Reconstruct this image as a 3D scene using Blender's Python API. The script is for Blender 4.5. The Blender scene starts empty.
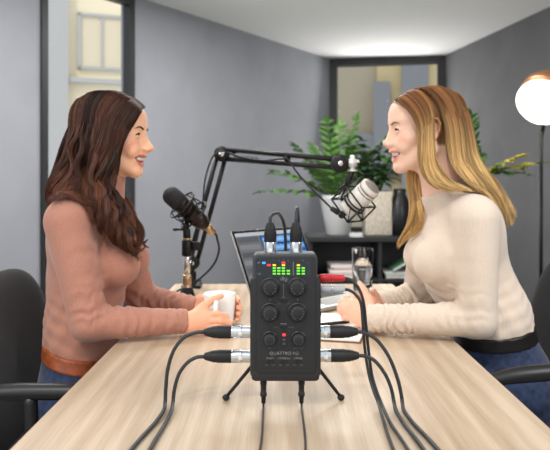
import bpy, bmesh, math, random
import numpy as np
from mathutils import Vector, Matrix
PI = math.pi
C = bpy.context.scene.collection
scene = bpy.context.scene

# ------------------------------------------------------------------ camera, world, lights, exposure
CAMZ = 1.13
FPX = 650.0
cd = bpy.data.cameras.new('camera'); cam = bpy.data.objects.new('camera', cd); C.objects.link(cam)
cam.location = (0, 0, CAMZ); cam.rotation_euler = (PI/2, 0, 0)
cd.sensor_width = 36.0; cd.lens = FPX/550*36.0
cd.shift_x = -4/550; cd.shift_y = -45/550
cd.clip_start = 0.05; cd.clip_end = 100
cd.dof.use_dof = True; cd.dof.focus_distance = 1.28; cd.dof.aperture_fstop = 6.0
scene.camera = cam
scene.view_settings.view_transform = 'Standard'
scene.view_settings.look = 'None'
scene.view_settings.gamma = 1
scene.view_settings.exposure = 0.0
scene.view_settings.use_curve_mapping = False

world = bpy.data.worlds.new('world'); scene.world = world; world.use_nodes = True
bg = world.node_tree.nodes['Background']
bg.inputs[0].default_value = (0.93, 0.96, 1.0, 1); bg.inputs[1].default_value = 1.05

def area(name, loc, target, sx, sy, power, col=(1, 1, 1)):
    l = bpy.data.lights.new(name, 'AREA'); l.shape = 'RECTANGLE'; l.size = sx; l.size_y = sy
    l.energy = power; l.color = col
    o = bpy.data.objects.new(name, l); C.objects.link(o); o.location = loc
    o.rotation_euler = (Vector(target)-Vector(loc)).to_track_quat('-Z', 'Y').to_euler()
    return o
area('window_light_left', (-2.3, -0.6, 2.1), (0.3, 1.9, 0.9), 1.6, 1.6, 24, (1, 0.98, 0.95))
area('window_light_right', (2.4, 0.2, 2.2), (-0.3, 1.8, 0.9), 1.4, 1.4, 42, (1, 0.98, 0.96))
area('added_back_fill', (0.3, 3.9, 2.40), (0.3, 3.9, 0.0), 1.2, 1.2, 48, (1, 0.98, 0.95))  # unseen lamp, added to brighten the walls and pots at the back
area('added_left_wall_fill', (-0.95, 2.7, 2.38), (-1.1, 2.9, 0.0), 0.6, 0.6, 30, (1, 0.98, 0.95))  # unseen lamp, added to lighten the near end of the left wall
area('daylight_tall_window', (-1.12, 4.05, 1.4), (0.2, 3.2, 1.2), 0.6, 2.0, 12, (0.97, 0.98, 1.0))
area('daylight_back_window', (1.1, 6.7, 1.5), (0.9, 4.0, 1.9), 1.0, 1.6, 20, (1.0, 0.98, 0.95))
sun = bpy.data.lights.new('sun', 'SUN'); sun.energy = 1.1; sun.angle = 0.05; sun.color = (1, 0.93, 0.8)
so = bpy.data.objects.new('sun', sun); C.objects.link(so); so.location = (0, 3, 8)
so.rotation_euler = Vector((0.25, 0.75, -0.9)).to_track_quat('-Z', 'Y').to_euler()

# ------------------------------------------------------------------ helpers
def P(px, py, Y):
    return np.array([(px-279)*Y/FPX, Y, CAMZ-(py-180)*Y/FPX])

def mat(name, col, rough=0.6, metal=0.0, spec=0.5, trans=0.0, emit=None, estr=0.0, coat=0.0, sheen=0.0, sss=0.0, ior=1.45):
    m = bpy.data.materials.new(name); m.use_nodes = True
    b = m.node_tree.nodes['Principled BSDF']
    b.inputs['Base Color'].default_value = (*col, 1); b.inputs['Roughness'].default_value = rough
    b.inputs['Metallic'].default_value = metal; b.inputs['Specular IOR Level'].default_value = spec
    b.inputs['Transmission Weight'].default_value = trans; b.inputs['IOR'].default_value = ior
    b.inputs['Coat Weight'].default_value = coat; b.inputs['Sheen Weight'].default_value = sheen
    if sss:
        b.inputs['Subsurface Weight'].default_value = sss
        b.inputs['Subsurface Radius'].default_value = (0.012, 0.005, 0.003)
        b.inputs['Subsurface Scale'].default_value = 1.0
    if emit: b.inputs['Emission Color'].default_value = (*emit, 1); b.inputs['Emission Strength'].default_value = estr
    m['b'] = 1
    return m
def N(m): return m.node_tree.nodes
def Lk(m, a, b): m.node_tree.links.new(a, b)
def bsdf(m): return m.node_tree.nodes['Principled BSDF']
def add_bump(m, height_socket, strength=0.3, dist=0.002):
    bp = N(m).new('ShaderNodeBump'); bp.inputs['Strength'].default_value = strength; bp.inputs['Distance'].default_value = dist
    Lk(m, height_socket, bp.inputs['Height']); Lk(m, bp.outputs[0], bsdf(m).inputs['Normal'])
def noise_node(m, scale, detail=3, vec_scale=(1, 1, 1), rough=0.5):
    tc = N(m).new('ShaderNodeTexCoord'); mp = N(m).new('ShaderNodeMapping'); mp.inputs['Scale'].default_value = vec_scale
    n = N(m).new('ShaderNodeTexNoise'); n.inputs['Scale'].default_value = scale; n.inputs['Detail'].default_value = detail
    n.inputs['Roughness'].default_value = rough
    Lk(m, tc.outputs['Object'], mp.inputs[0]); Lk(m, mp.outputs[0], n.inputs['Vector'])
    return n
def noise_color(m, c1, c2, scale, detail=3, vec_scale=(1, 1, 1), lo=0.35, hi=0.65, bump=0.0, bdist=0.002):
    n = noise_node(m, scale, detail, vec_scale)
    r = N(m).new('ShaderNodeValToRGB'); r.color_ramp.elements[0].color = (*c1, 1); r.color_ramp.elements[1].color = (*c2, 1)
    r.color_ramp.elements[0].position = lo; r.color_ramp.elements[1].position = hi
    Lk(m, n.outputs[0], r.inputs[0]); Lk(m, r.outputs[0], bsdf(m).inputs['Base Color'])
    if bump: add_bump(m, n.outputs[0], bump, bdist)
    return n, r
def srgb(r, g, b):
    f = lambda c: (c/255/12.92) if c/255 <= 0.04045 else ((c/255+0.055)/1.055)**2.4
    return (f(r), f(g), f(b))

def wloc(o):
    v = np.zeros(3)
    while o is not None:
        v += np.array(o.location); o = o.parent
    return v
def mk(name, vf, m, parent=None, smooth=True, loc=None, attrs=None, fmat=None):
    """vf = (verts world, faces). the mesh's origin is loc, else the parent's, else its own base"""
    v, f = vf
    v = np.asarray(v, dtype=float).reshape(-1, 3)
    base = wloc(parent) if parent is not None else np.zeros(3)
    if loc is None:
        loc = base if parent is not None else np.array([(v[:, 0].min()+v[:, 0].max())/2, (v[:, 1].min()+v[:, 1].max())/2, v[:, 2].min()])
    loc = np.asarray(loc, dtype=float)
    me = bpy.data.meshes.new(name)
    lv = v-loc
    if isinstance(f, np.ndarray):
        k = f.shape[1]
        me.vertices.add(len(lv)); me.vertices.foreach_set('co', lv.astype(np.float32).ravel())
        me.loops.add(f.size); me.loops.foreach_set('vertex_index', f.astype(np.int32).ravel())
        me.polygons.add(len(f)); me.polygons.foreach_set('loop_start', (np.arange(len(f))*k).astype(np.int32))
        me.update(calc_edges=True)
    else:
        me.from_pydata([tuple(x) for x in lv], [], [tuple(int(i) for i in x) for x in f])
    for mm in (m if isinstance(m, (list, tuple)) else [m]): me.materials.append(mm)
    if smooth: me.polygons.foreach_set('use_smooth', [True]*len(me.polygons))
    if fmat is not None: me.polygons.foreach_set('material_index', np.asarray(fmat, dtype=np.int32))
    if attrs is not None:
        a = me.color_attributes.new('Col', 'FLOAT_COLOR', 'POINT')
        a.data.foreach_set('color', np.asarray(attrs, dtype=np.float32).ravel())
    o = bpy.data.objects.new(name, me); C.objects.link(o)
    o.location = loc-base if parent is not None else loc
    if parent is not None: o.parent = parent
    return o
def sharp(o, ang=35):
    me = o.data
    me.set_sharp_from_angle(angle=math.radians(ang))
    return o
def thing(name, label, cat, loc, group=None):
    o = bpy.data.objects.new(name, None); C.objects.link(o); o.location = tuple(float(x) for x in loc)
    o.empty_display_size = 0.05
    o['label'] = label; o['category'] = cat
    if group: o['group'] = group
    return o
def tag(o, label, cat, group=None, kind=None):
    o['label'] = label; o['category'] = cat
    if group: o['group'] = group
    if kind: o['kind'] = kind
    return o
def struct(name, vf, m, smooth=False, parent=None):
    o = mk(name, vf, m, parent, smooth)
    if parent is None: o['kind'] = 'structure'
    return o

def join(*vfs):
    V = []; F = []; n = 0
    for v, f in vfs:
        v = np.asarray(v, dtype=float).reshape(-1, 3); V.append(v); F += [tuple(int(i)+n for i in x) for x in f]; n += len(v)
    return np.concatenate(V), F
def box(c, s, bev=0.0, seg=2, R=None):
    bm = bmesh.new(); bmesh.ops.create_cube(bm, size=1.0)
    for v in bm.verts: v.co = Vector((v.co.x*s[0], v.co.y*s[1], v.co.z*s[2]))
    if bev: bmesh.ops.bevel(bm, geom=bm.edges[:], offset=bev, segments=seg, profile=0.5, affect='EDGES')
    V = np.array([v.co[:] for v in bm.verts]); bm.verts.index_update(); F = [tuple(v.index for v in f.verts) for f in bm.faces]; bm.free()
    if R is not None: V = V@np.asarray(R).T
    return V+np.asarray(c), F
def frame(d, up=(0, 0, 1)):
    d = np.asarray(d, float); d = d/np.linalg.norm(d); up = np.asarray(up, float)
    if abs(d@up) > 0.98: up = np.array([1., 0, 0]) if abs(d[0]) < 0.9 else np.array([0, 1., 0])
    x = np.cross(up, d); x /= np.linalg.norm(x); y = np.cross(d, x)
    return np.stack([x, y, d], axis=1)     # columns
def lathe(a, b, prof, seg=24):
    """prof: list of (t along a->b in metres, radius)"""
    a = np.asarray(a, float); b = np.asarray(b, float); M = frame(b-a)
    V = []; F = []; n = len(prof)
    for t, r in prof:
        for k in range(seg):
            th = 2*PI*k/seg; V.append(a+M@np.array([r*math.cos(th), r*math.sin(th), t]))
    for i in range(n-1):
        for k in range(seg):
            k2 = (k+1) % seg; F.append((i*seg+k, i*seg+k2, (i+1)*seg+k2, (i+1)*seg+k))
    if prof[0][1] > 1e-5: F.append(tuple(range(seg))[::-1])
    if prof[-1][1] > 1e-5: F.append(tuple((n-1)*seg+k for k in range(seg)))
    return np.array(V), F
def cyl(a, b, r, seg=20, r2=None, bev=0.0):
    L = float(np.linalg.norm(np.asarray(b, float)-np.asarray(a, float))); r2 = r if r2 is None else r2
    if bev: return lathe(a, b, [(0, r-bev), (bev, r), (L-bev, r2), (L, r2-bev)], seg)
    return lathe(a, b, [(0, r), (L, r2)], seg)
def catmull(pts, n):
    p = np.asarray(pts, float); k = len(p)
    q = np.concatenate([[2*p[0]-p[1]], p, [2*p[-1]-p[-2]]])
    t = np.linspace(0, k-1, n); i = np.minimum(t.astype(int), k-2); u = (t-i)[:, None]
    a, b, c, d = q[i], q[i+1], q[i+2], q[i+3]
    return 0.5*((2*b)+(-a+c)*u+(2*a-5*b+4*c-d)*u*u+(-a+3*b-3*c+d)*u**3)
def tube(pts, r, seg=10, n=None, caps=True, flat=1.0):
    p = catmull(pts, n) if n else np.asarray(pts, float)
    n = len(p); rr = np.full(n, r) if np.isscalar(r) else np.interp(np.linspace(0, 1, n), np.linspace(0, 1, len(r)), r)
    T = np.gradient(p, axis=0); T /= (np.linalg.norm(T, axis=1)[:, None]+1e-12)
    M = frame(T[0]); x = M[:, 0]; V = []
    for i in range(n):
        x = x-T[i]*(x@T[i]); x /= np.linalg.norm(x)+1e-12; y = np.cross(T[i], x)
        for k in range(seg):
            th = 2*PI*k/seg; V.append(p[i]+rr[i]*(math.cos(th)*x+flat*math.sin(th)*y))
    F = [(i*seg+k, i*seg+(k+1) % seg, (i+1)*seg+(k+1) % seg, (i+1)*seg+k) for i in range(n-1) for k in range(seg)]
    if caps: F += [tuple(range(seg))[::-1], tuple((n-1)*seg+k for k in range(seg))]
    return np.array(V), F
def sphere(c, r, seg=20, rings=12, R=None):
    r = np.array([r, r, r]) if np.isscalar(r) else np.asarray(r, float)
    V = [(0, 0, 1)]
    for i in range(1, rings):
        ph = PI*i/rings
        for k in range(seg):
            th = 2*PI*k/seg; V.append((math.sin(ph)*math.cos(th), math.sin(ph)*math.sin(th), math.cos(ph)))
    V.append((0, 0, -1)); V = np.array(V)*r
    F = [(0, 1+k, 1+(k+1) % seg) for k in range(seg)]
    for i in range(rings-2):
        for k in range(seg):
            a = 1+i*seg; F.append((a+k, a+seg+k, a+seg+(k+1) % seg, a+(k+1) % seg))
    a = 1+(rings-2)*seg; e = len(V)-1
    F += [(e, a+(k+1) % seg, a+k) for k in range(seg)]
    if R is not None: V = V@np.asarray(R).T
    return V+np.asarray(c), F
def torus(c, axis, R_, r, seg=36, s2=8, arc=2*PI, start=0.0, up=(0, 0, 1)):
    M = frame(axis, up); full = abs(arc-2*PI) < 1e-6
    k = seg if full else seg+1
    pts = [np.asarray(c)+M@np.array([R_*math.cos(start+arc*i/seg), R_*math.sin(start+arc*i/seg), 0]) for i in range(k)]
    if full: pts = pts+[pts[0]]
    return tube(pts, r, s2, caps=not full)
def prism(poly, axis_from, axis_to):
    """poly: Nx3 loop; swept from axis_from to axis_to offsets"""
    p = np.asarray(poly, float); n = len(p)
    V = np.concatenate([p+np.asarray(axis_from), p+np.asarray(axis_to)])
    F = [tuple(range(n))[::-1], tuple(range(n, 2*n))]+[(i, (i+1) % n, n+(i+1) % n, n+i) for i in range(n)]
    return V, F
def text(name, s, size, loc, rot, m, parent, extr=0.0001, align='CENTER'):
    cu = bpy.data.curves.new(name, 'FONT'); cu.body = s; cu.size = size; cu.extrude = extr
    cu.offset = -size*0.024; cu.align_x = align; cu.align_y = 'CENTER'; cu.materials.append(m)
    o = bpy.data.objects.new(name, cu); C.objects.link(o); o.parent = parent
    o.location = np.asarray(loc)-wloc(parent); o.rotation_euler = rot
    return o

# ------------------------------------------------------------------ implicit surfaces (for the people)
class Field:
    def __init__(s, xs, ys, zs):
        s.x, s.y, s.z = [a.astype(np.float32) for a in (xs, ys, zs)]
        s.F = np.full((len(xs), len(ys), len(zs)), 0.5, np.float32)
    def sl(s, lo, hi):
        r = []
        for a, l, h in zip((s.x, s.y, s.z), lo, hi):
            i = max(0, np.searchsorted(a, l)-1); j = min(len(a), np.searchsorted(a, h)+1); r.append(slice(i, max(i, j)))
        return tuple(r)
    def grid(s, S): return s.x[S[0]][:, None, None], s.y[S[1]][None, :, None], s.z[S[2]][None, None, :]
    def op(s, fn, lo, hi, k, mode):
        S = s.sl(np.asarray(lo)-k-0.012, np.asarray(hi)+k+0.012)
        if any(q.stop <= q.start for q in S): return
        d = fn(*s.grid(S)); a = s.F[S]
        if mode == 'sub': h = np.maximum(k-np.abs(a+d), 0)/k; s.F[S] = np.maximum(a, -d)+h*h*k*0.25
        elif mode == 'int': h = np.maximum(k-np.abs(a-d), 0)/k; s.F[S] = np.maximum(a, d)+h*h*k*0.25
        else: h = np.maximum(k-np.abs(a-d), 0)/k; s.F[S] = np.minimum(a, d)-h*h*k*0.25
    def cone(s, a, b, ra, rb, k=0.01, mode='add', off=0.0):
        a = np.asarray(a, float); b = np.asarray(b, float); ab = b-a; L2 = max(ab@ab, 1e-12); ra += off; rb += off; m = max(ra, rb)
        def fn(X, Y, Z):
            t = np.clip(((X-a[0])*ab[0]+(Y-a[1])*ab[1]+(Z-a[2])*ab[2])/L2, 0, 1)
            return np.sqrt((X-a[0]-t*ab[0])**2+(Y-a[1]-t*ab[1])**2+(Z-a[2]-t*ab[2])**2)-(ra+(rb-ra)*t)
        s.op(fn, np.minimum(a, b)-m, np.maximum(a, b)+m, k, mode)
    def ell(s, c, r, k=0.01, M=None, mode='add', off=0.0):
        c = np.asarray(c, float); r = (np.array([r]*3) if np.isscalar(r) else np.asarray(r, float))+off; m = r.max()
        M = np.eye(3) if M is None else np.asarray(M)      # columns: local axes in world
        def fn(X, Y, Z):
            x, y, z = X-c[0], Y-c[1], Z-c[2]
            q = [(M[0, i]*x+M[1, i]*y+M[2, i]*z)/r[i] for i in range(3)]
            k0 = np.sqrt(q[0]**2+q[1]**2+q[2]**2); k1 = np.sqrt((q[0]/r[0])**2+(q[1]/r[1])**2+(q[2]/r[2])**2)
            return k0*(k0-1)/np.maximum(k1, 1e-6)
        s.op(fn, c-m, c+m, k, mode)
    def chain(s, pts, rs, k=0.006, mode='add', off=0.0):
        for i in range(len(pts)-1): s.cone(pts[i], pts[i+1], rs[i], rs[i+1], k, mode, off)
    def disp(s, fn, lo, hi):
        S = s.sl(lo, hi); s.F[S] += fn(*s.grid(S)).astype(np.float32)
    def mesh(s):
        F = s.F; I = F < 0
        nx, ny, nz = F.shape
        c = np.zeros((nx-1, ny-1, nz-1), np.uint8)
        for dx in (0, 1):
            for dy in (0, 1):
                for dz in (0, 1): c += I[dx:nx-1+dx, dy:ny-1+dy, dz:nz-1+dz]
        act = (c > 0) & (c < 8); ii, jj, kk = np.nonzero(act)
        idx = np.full(act.shape, -1, np.int32); idx[ii, jj, kk] = np.arange(len(ii))
        acc = np.zeros((len(ii), 3)); cnt = np.zeros(len(ii))
        cor = [(0, 0, 0), (1, 0, 0), (0, 1, 0), (1, 1, 0), (0, 0, 1), (1, 0, 1), (0, 1, 1), (1, 1, 1)]
        edges = [(0, 1), (2, 3), (4, 5), (6, 7), (0, 2), (1, 3), (4, 6), (5, 7), (0, 4), (1, 5), (2, 6), (3, 7)]
        val = [F[ii+a, jj+b, kk+d] for a, b, d in cor]
        pos = [np.stack([s.x[ii+a], s.y[jj+b], s.z[kk+d]], 1) for a, b, d in cor]
        for a, b in edges:
            m = (val[a] < 0) != (val[b] < 0)
            t = val[a][m]/(val[a][m]-val[b][m]); acc[m] += pos[a][m]+(pos[b][m]-pos[a][m])*t[:, None]; cnt[m] += 1
        V = acc/cnt[:, None]
        Q = []
        for ax in range(3):
            lo = [slice(None)]*3; hi = [slice(None)]*3; lo[ax] = slice(0, -1); hi[ax] = slice(1, None)
            a = I[tuple(lo)]; b = I[tuple(hi)]; ch = a != b
            o1, o2 = [q for q in range(3) if q != ax]
            e = np.nonzero(ch); e = [q.copy() for q in e]
            keep = (e[o1] > 0) & (e[o2] > 0) & (e[o1] < F.shape[o1]-1) & (e[o2] < F.shape[o2]-1)
            e = [q[keep] for q in e]; ins = a[tuple(e)]
            def cell(d1, d2):
                q = [x.copy() for x in e]; q[o1] = q[o1]-d1; q[o2] = q[o2]-d2; return idx[tuple(q)]
            q = np.stack([cell(1, 1), cell(0, 1), cell(0, 0), cell(1, 0)], 1)
            flip = ins if ax != 1 else ~ins
            q[~flip] = q[~flip][:, ::-1]
            Q.append(q)
        Q = np.concatenate(Q)
        # keep only faces of pieces worth keeping
        return V, Q
def axis_grid(lo, hi, step, fine):
    """coarse steps from lo to hi with fine = [(a, b, step)] ranges"""
    pts = []; x = lo
    while x < hi:
        pts.append(x); st = step
        for a, b, h in fine:
            if a <= x < b: st = min(st, h)
            elif a-4*step <= x < a: st = min(st, max(h, (a-x)/4+h*0.6))
        x += st
    return np.array(pts)
# ------------------------------------------------------------------ the setting
CEIL = 2.43
grey_wall = mat('grey_painted_wall', srgb(150, 152, 158), 0.85)
noise_color(grey_wall, srgb(144, 146, 153), srgb(150, 152, 159), 3.0, 4, bump=0.05)
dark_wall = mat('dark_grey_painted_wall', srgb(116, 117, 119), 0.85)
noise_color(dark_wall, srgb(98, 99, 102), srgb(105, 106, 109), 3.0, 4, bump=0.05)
ceil_m = mat('white_ceiling_paint', (0.86, 0.86, 0.84), 0.9)
floor_m = mat('grey_carpet_floor', srgb(105, 103, 100), 0.95)
noise_color(floor_m, srgb(95, 93, 90), srgb(118, 116, 112), 220, 3, bump=0.2)
frame_m = mat('black_window_frame', srgb(42, 42, 44), 0.45)
glass_m = mat('window_glass', (1, 1, 1), 0.0, trans=1.0, ior=1.02, spec=0.3)

LB = np.array([0.549, 7.0])            # far left corner of the room
ld = np.array([-0.545, -0.838])         # left wall runs towards the viewer
RB = np.array([1.731, 6.78]); rd = np.array([0.155, -0.988])
def L2(t, off=0.0):                     # point on the left wall (off = out of the room)
    n = np.array([-0.838, 0.545]); return LB+ld*t+n*off
def wallseg(p, q, z0, z1, n, th=0.12):
    n = np.asarray(n); c = [(*p, z0), (*q, z0), (*q, z1), (*p, z1)]
    return prism(c, (0, 0, 0), (n[0]*th, n[1]*th, 0))
ln = np.array([-0.838, 0.545]); rn = np.array([0.988, 0.155]); bn = np.array([0.183, 0.983])
# left wall with a floor-to-ceiling opening
tA, tB = 2.893, 3.66; ZT = 2.40; ZB = 0.06
# left opening solved from the corner: far edge and near edge of the frame
struct('wall_left', join(wallseg(L2(0), L2(tA), 0, CEIL, ln), wallseg(L2(tB), L2(8.5), 0, CEIL, ln),
                         wallseg(L2(tA), L2(tB), ZT, CEIL, ln), wallseg(L2(tA), L2(tB), 0, ZB, ln)), grey_wall)
def framed(name, p, q, z0, z1, n, w, d):
    p = np.asarray(p); q = np.asarray(q); u = (q-p)/np.linalg.norm(q-p)
    def bar(a, b, za, zb):
        c = [(*a, za), (*b, za), (*b, zb), (*a, zb)]
        return prism(c, (-n[0]*0.02, -n[1]*0.02, 0), (n[0]*d, n[1]*d, 0))
    fr = join(bar(p, p+u*w, z0, z1), bar(q-u*w, q, z0, z1), bar(p+u*w, q-u*w, z1-w, z1), bar(p+u*w, q-u*w, z0, z0+w))
    o = struct(name, fr, frame_m)
    a, b = p+u*w, q-u*w
    c = [(*a, z0+w), (*b, z0+w), (*b, z1-w), (*a, z1-w)]
    mk('glass_pane', prism(c, (n[0]*0.03, n[1]*0.03, 0), (n[0]*0.036, n[1]*0.036, 0)), glass_m, o, smooth=False)
    return o
framed('window_1', L2(tA), L2(tB), ZB, ZT, ln, 0.045, 0.05)
# back wall: the framed window fills the whole bay under the ceiling
bu = (RB-LB)/np.linalg.norm(RB-LB)
struct('wall_back', wallseg(LB-bu*0.0, RB, 0, 0.55, bn), grey_wall)
framed('window_2', LB, RB, 0.55, CEIL, bn, 0.075, 0.10)
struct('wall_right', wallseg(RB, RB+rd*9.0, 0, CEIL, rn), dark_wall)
fl = [(*L2(8.6, .12),), (*(LB+[-0.1, 0.2]),), (*(RB+[0.1, 0.2]),), (*(RB+rd*9.0+rn*0.12),)]
poly = [(a[0], a[1], 0) for a in fl]
struct('floor', prism(poly, (0, 0, -0.1), (0, 0, 0)), floor_m)
cl = [(*L2(5.8, .12),), (*(LB+[-0.1, 0.2]),), (*(RB+[0.1, 0.2]),), (*(RB+rd*5.6+rn*0.12),)]
struct('ceiling', prism([(a[0], a[1], CEIL) for a in cl], (0, 0, 0), (0, 0, 0.1)), ceil_m)
bb = mat('baseboard_paint', srgb(60, 60, 62), 0.6)
struct('baseboard_right', wallseg(RB, RB+rd*8.0, 0, 0.09, -rn, 0.015), bb)
struct('baseboard_left', wallseg(L2(tB), L2(8.0), 0, 0.09, -ln, 0.015), bb)

# buildings across the street
cream = mat('cream_render', srgb(226, 212, 176), 0.9)
noise_color(cream, srgb(238, 226, 196), srgb(246, 236, 210), 0.8, 2)
stone = mat('pale_stone', srgb(152, 146, 130), 0.9)
greyr = mat('blue_grey_render', srgb(118, 122, 128), 0.9)
ochre = mat('sandy_render', srgb(180, 166, 130), .9)
pane_m = mat('pale_curtained_pane', srgb(222, 212, 186), .6)
trim_m = mat('pale_grey_trim', srgb(182, 184, 184), .8)
winm = mat('dark_facade_glass', srgb(120, 125, 130), 0.2)
def facade(name, label, c, u, w, h, body, z0=-3.0):
    u = np.asarray(u, float); u /= np.linalg.norm(u); n = np.array([-u[1], u[0]])
    t = thing(name, label, 'building', (c[0], c[1], z0))
    def q(a0, a1, b0, b1, d0, d1):
        pts = [(c[0]+u[0]*a+n[0]*d0, c[1]+u[1]*a+n[1]*d0, b) for a, b in ((a0, b0), (a1, b0), (a1, b1), (a0, b1))]
        return prism(pts, (0, 0, 0), (n[0]*(d1-d0), n[1]*(d1-d0), 0))
    mk('wall', q(-w/2, w/2, z0, h, 0, 3.0), body, t, smooth=False)
    return t, q
t, q = facade('apartment_building', 'cream rendered building seen through the tall narrow window behind the brown haired woman', (-4.6, 11.2), (1, 0.35), 6, 9, cream)
for a in (-1.35, 0.0, 1.5):
    for b in (0.2, 3.6):
        f = mk('window', join(q(a-.42, a-.36, b-.5, b+.5, -.06, .02), q(a+.36, a+.42, b-.5, b+.5, -.06, .02), q(a-.42, a+.42, b+.45, b+.5, -.06, .02), q(a-.42, a+.42, b-.5, b-.45, -.06, .02), q(a-.02, a+.02, b-.45, b+.45, -.05, .02)), trim_m, t, smooth=False)
        mk('pane', q(a-.36, a+.36, b-.45, b+.45, -.02, .0), pane_m, f, smooth=False)
mk('cornice', q(-3, 3, 2.85, 2.93, -.15, 0), trim_m, t, smooth=False)
mk('drainpipe', q(.55, .92, -3, 9, -.2, 0), trim_m, t, smooth=False)
t, q = facade('stone_building', 'pale stone building seen through the black framed back window', (3.3, 13.5), (1, -0.15), 4.6, 7, stone)
mk('cream_bay', q(-1.25, .3, -3, 7, -.12, 0), ochre, t, smooth=False, )
mk('arch', prism([(*(np.array([3.3, 13.5])+np.array([.989, -.148])*(-1.55+.75*math.cos(a))-np.array([.148, .989])*.3), 1.25+.85*math.sin(a)) for a in np.linspace(0, PI, 20)], (0, 0, 0), (.1, .1, 0)), greyr, t, smooth=False)
mk('buttress', q(-1.32, -.98, -3, 3.15, -.35, 0), greyr, t, smooth=False)
mk('pilaster', q(-.75, -.22, -3, 7, -.3, 0), greyr, t, smooth=False)

# ------------------------------------------------------------------ table
oak = mat('light_oak_laminate', srgb(214, 188, 158), 0.42)
def wood(m, c1, c2, c3):
    n = noise_node(m, 9.0, 6, (2.2, 0.16, 1), 0.6)
    w = N(m).new('ShaderNodeTexWave'); w.wave_type = 'BANDS'; w.bands_direction = 'X'; w.inputs['Scale'].default_value = 9; w.inputs['Distortion'].default_value = 7
    w.inputs['Detail'].default_value = 3; w.inputs['Detail Scale'].default_value = 1.2
    tc = N(m).new('ShaderNodeTexCoord'); mp = N(m).new('ShaderNodeMapping'); mp.inputs['Scale'].default_value = (1, 0.09, 1)
    Lk(m, tc.outputs['Object'], mp.inputs[0]); Lk(m, mp.outputs[0], w.inputs['Vector'])
    fine = noise_node(m, 120, 3, (3.0, 0.07, 1))
    mx = N(m).new('ShaderNodeMath'); mx.operation = 'MULTIPLY_ADD'; mx.inputs[1].default_value = 0.16
    m2 = N(m).new('ShaderNodeMath'); m2.operation = 'MULTIPLY_ADD'; m2.inputs[1].default_value = 0.4
    Lk(m, w.outputs['Fac'], mx.inputs[0]); Lk(m, n.outputs[0], mx.inputs[2]); Lk(m, fine.outputs[0], m2.inputs[0]); Lk(m, mx.outputs[0], m2.inputs[2])
    r = N(m).new('ShaderNodeValToRGB'); e = r.color_ramp.elements; e[0].color = (*c1, 1); e[0].position = 0.45; e[1].color = (*c3, 1); e[1].position = 1.0
    x = e.new(0.75); x.color = (*c2, 1)
    Lk(m, m2.outputs[0], r.inputs[0]); Lk(m, r.outputs[0], bsdf(m).inputs['Base Color'])
wood(oak, srgb(162, 139, 114), srgb(184, 162, 137), srgb(203, 184, 160))
TZ = 0.74; TX0, TX1, TY0, TY1 = -0.39, 0.426, 0.80, 2.44
edge_m = mat('brown_table_edging', srgb(128, 98, 72), 0.5)
metal_dk = mat('dark_metal', srgb(52, 53, 55), 0.45, 0.6)
tb = thing('meeting_table', 'long light oak topped meeting table between the two women', 'table', ((TX0+TX1)/2, (TY0+TY1)/2, 0))
mk('table_top', box(((TX0+TX1)/2, (TY0+TY1)/2, TZ-0.0125), (TX1-TX0, TY1-TY0, 0.025), 0.002), oak, tb, smooth=False)
mk('edging', join(box((TX0-.0008, (TY0+TY1)/2, TZ-0.0135), (0.0016, TY1-TY0, 0.023)), box((TX1+.0008, (TY0+TY1)/2, TZ-0.0135), (0.0016, TY1-TY0, 0.023)),
                  box(((TX0+TX1)/2, TY0-.0008, TZ-0.0135), (TX1-TX0, 0.0016, 0.023)), box(((TX0+TX1)/2, TY1+.0008, TZ-0.0135), (TX1-TX0, .0016, 0.023))), edge_m, tb, smooth=False)
for sx in (TX0+.22, TX1-.22):
    for sy in (TY0+.06, TY1-.06):
        mk('leg', box((sx, sy, 0.345), (0.04, 0.04, 0.69), 0.004), metal_dk, tb, smooth=False)
mk('under_frame', join(box(((TX0+TX1)/2, TY0+.06, .7025), (.40, .03, .025)), box(((TX0+TX1)/2, TY1-.06, .7025), (.40, .03, .025)), box(((TX0+TX1)/2, (TY0+TY1)/2, .7025), (.04, TY1-TY0-.12, .025))), metal_dk, tb, smooth=False)

# ------------------------------------------------------------------ chairs
fab = mat('charcoal_woven_fabric', srgb(46, 46, 47), 0.95, sheen=0.05)
noise_color(fab, srgb(20, 20, 21), srgb(52, 52, 52), 420, 2, lo=0.3, hi=0.75, bump=0.4)
plast = mat('black_plastic', srgb(30, 30, 31), 0.35)
def padded(c, s, bulge, R, crown=0.0, nu=24):
    """rounded upholstered slab, local x = thickness, y = width, z = height"""
    V = []; F = []
    nv = 40
    for i in range(nu+1):
        a = -PI/2+PI*i/nu
        for k in range(nv):
            th = 2*PI*k/nv; cs, sn = math.cos(th), math.sin(th)
            e = 0.55
            y = math.copysign(abs(cs)**e, cs); z = math.copysign(abs(sn)**e, sn)
            w = max(0.0, math.cos(a))**0.35; x = math.sin(a)
            zz = z*w*s[2]/2
            yy = y*w*s[1]/2*(1-0.10*max(0, zz/(s[2]/2)))
            V.append((x*s[0]/2+bulge*(yy/(s[1]/2))**2, yy, zz))
    for i in range(nu):
        for k in range(nv): F.append((i*nv+k, i*nv+(k+1) % nv, (i+1)*nv+(k+1) % nv, (i+1)*nv+k))
    V = np.array(V)@np.asarray(R).T+np.asarray(c)
    return V, F
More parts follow.
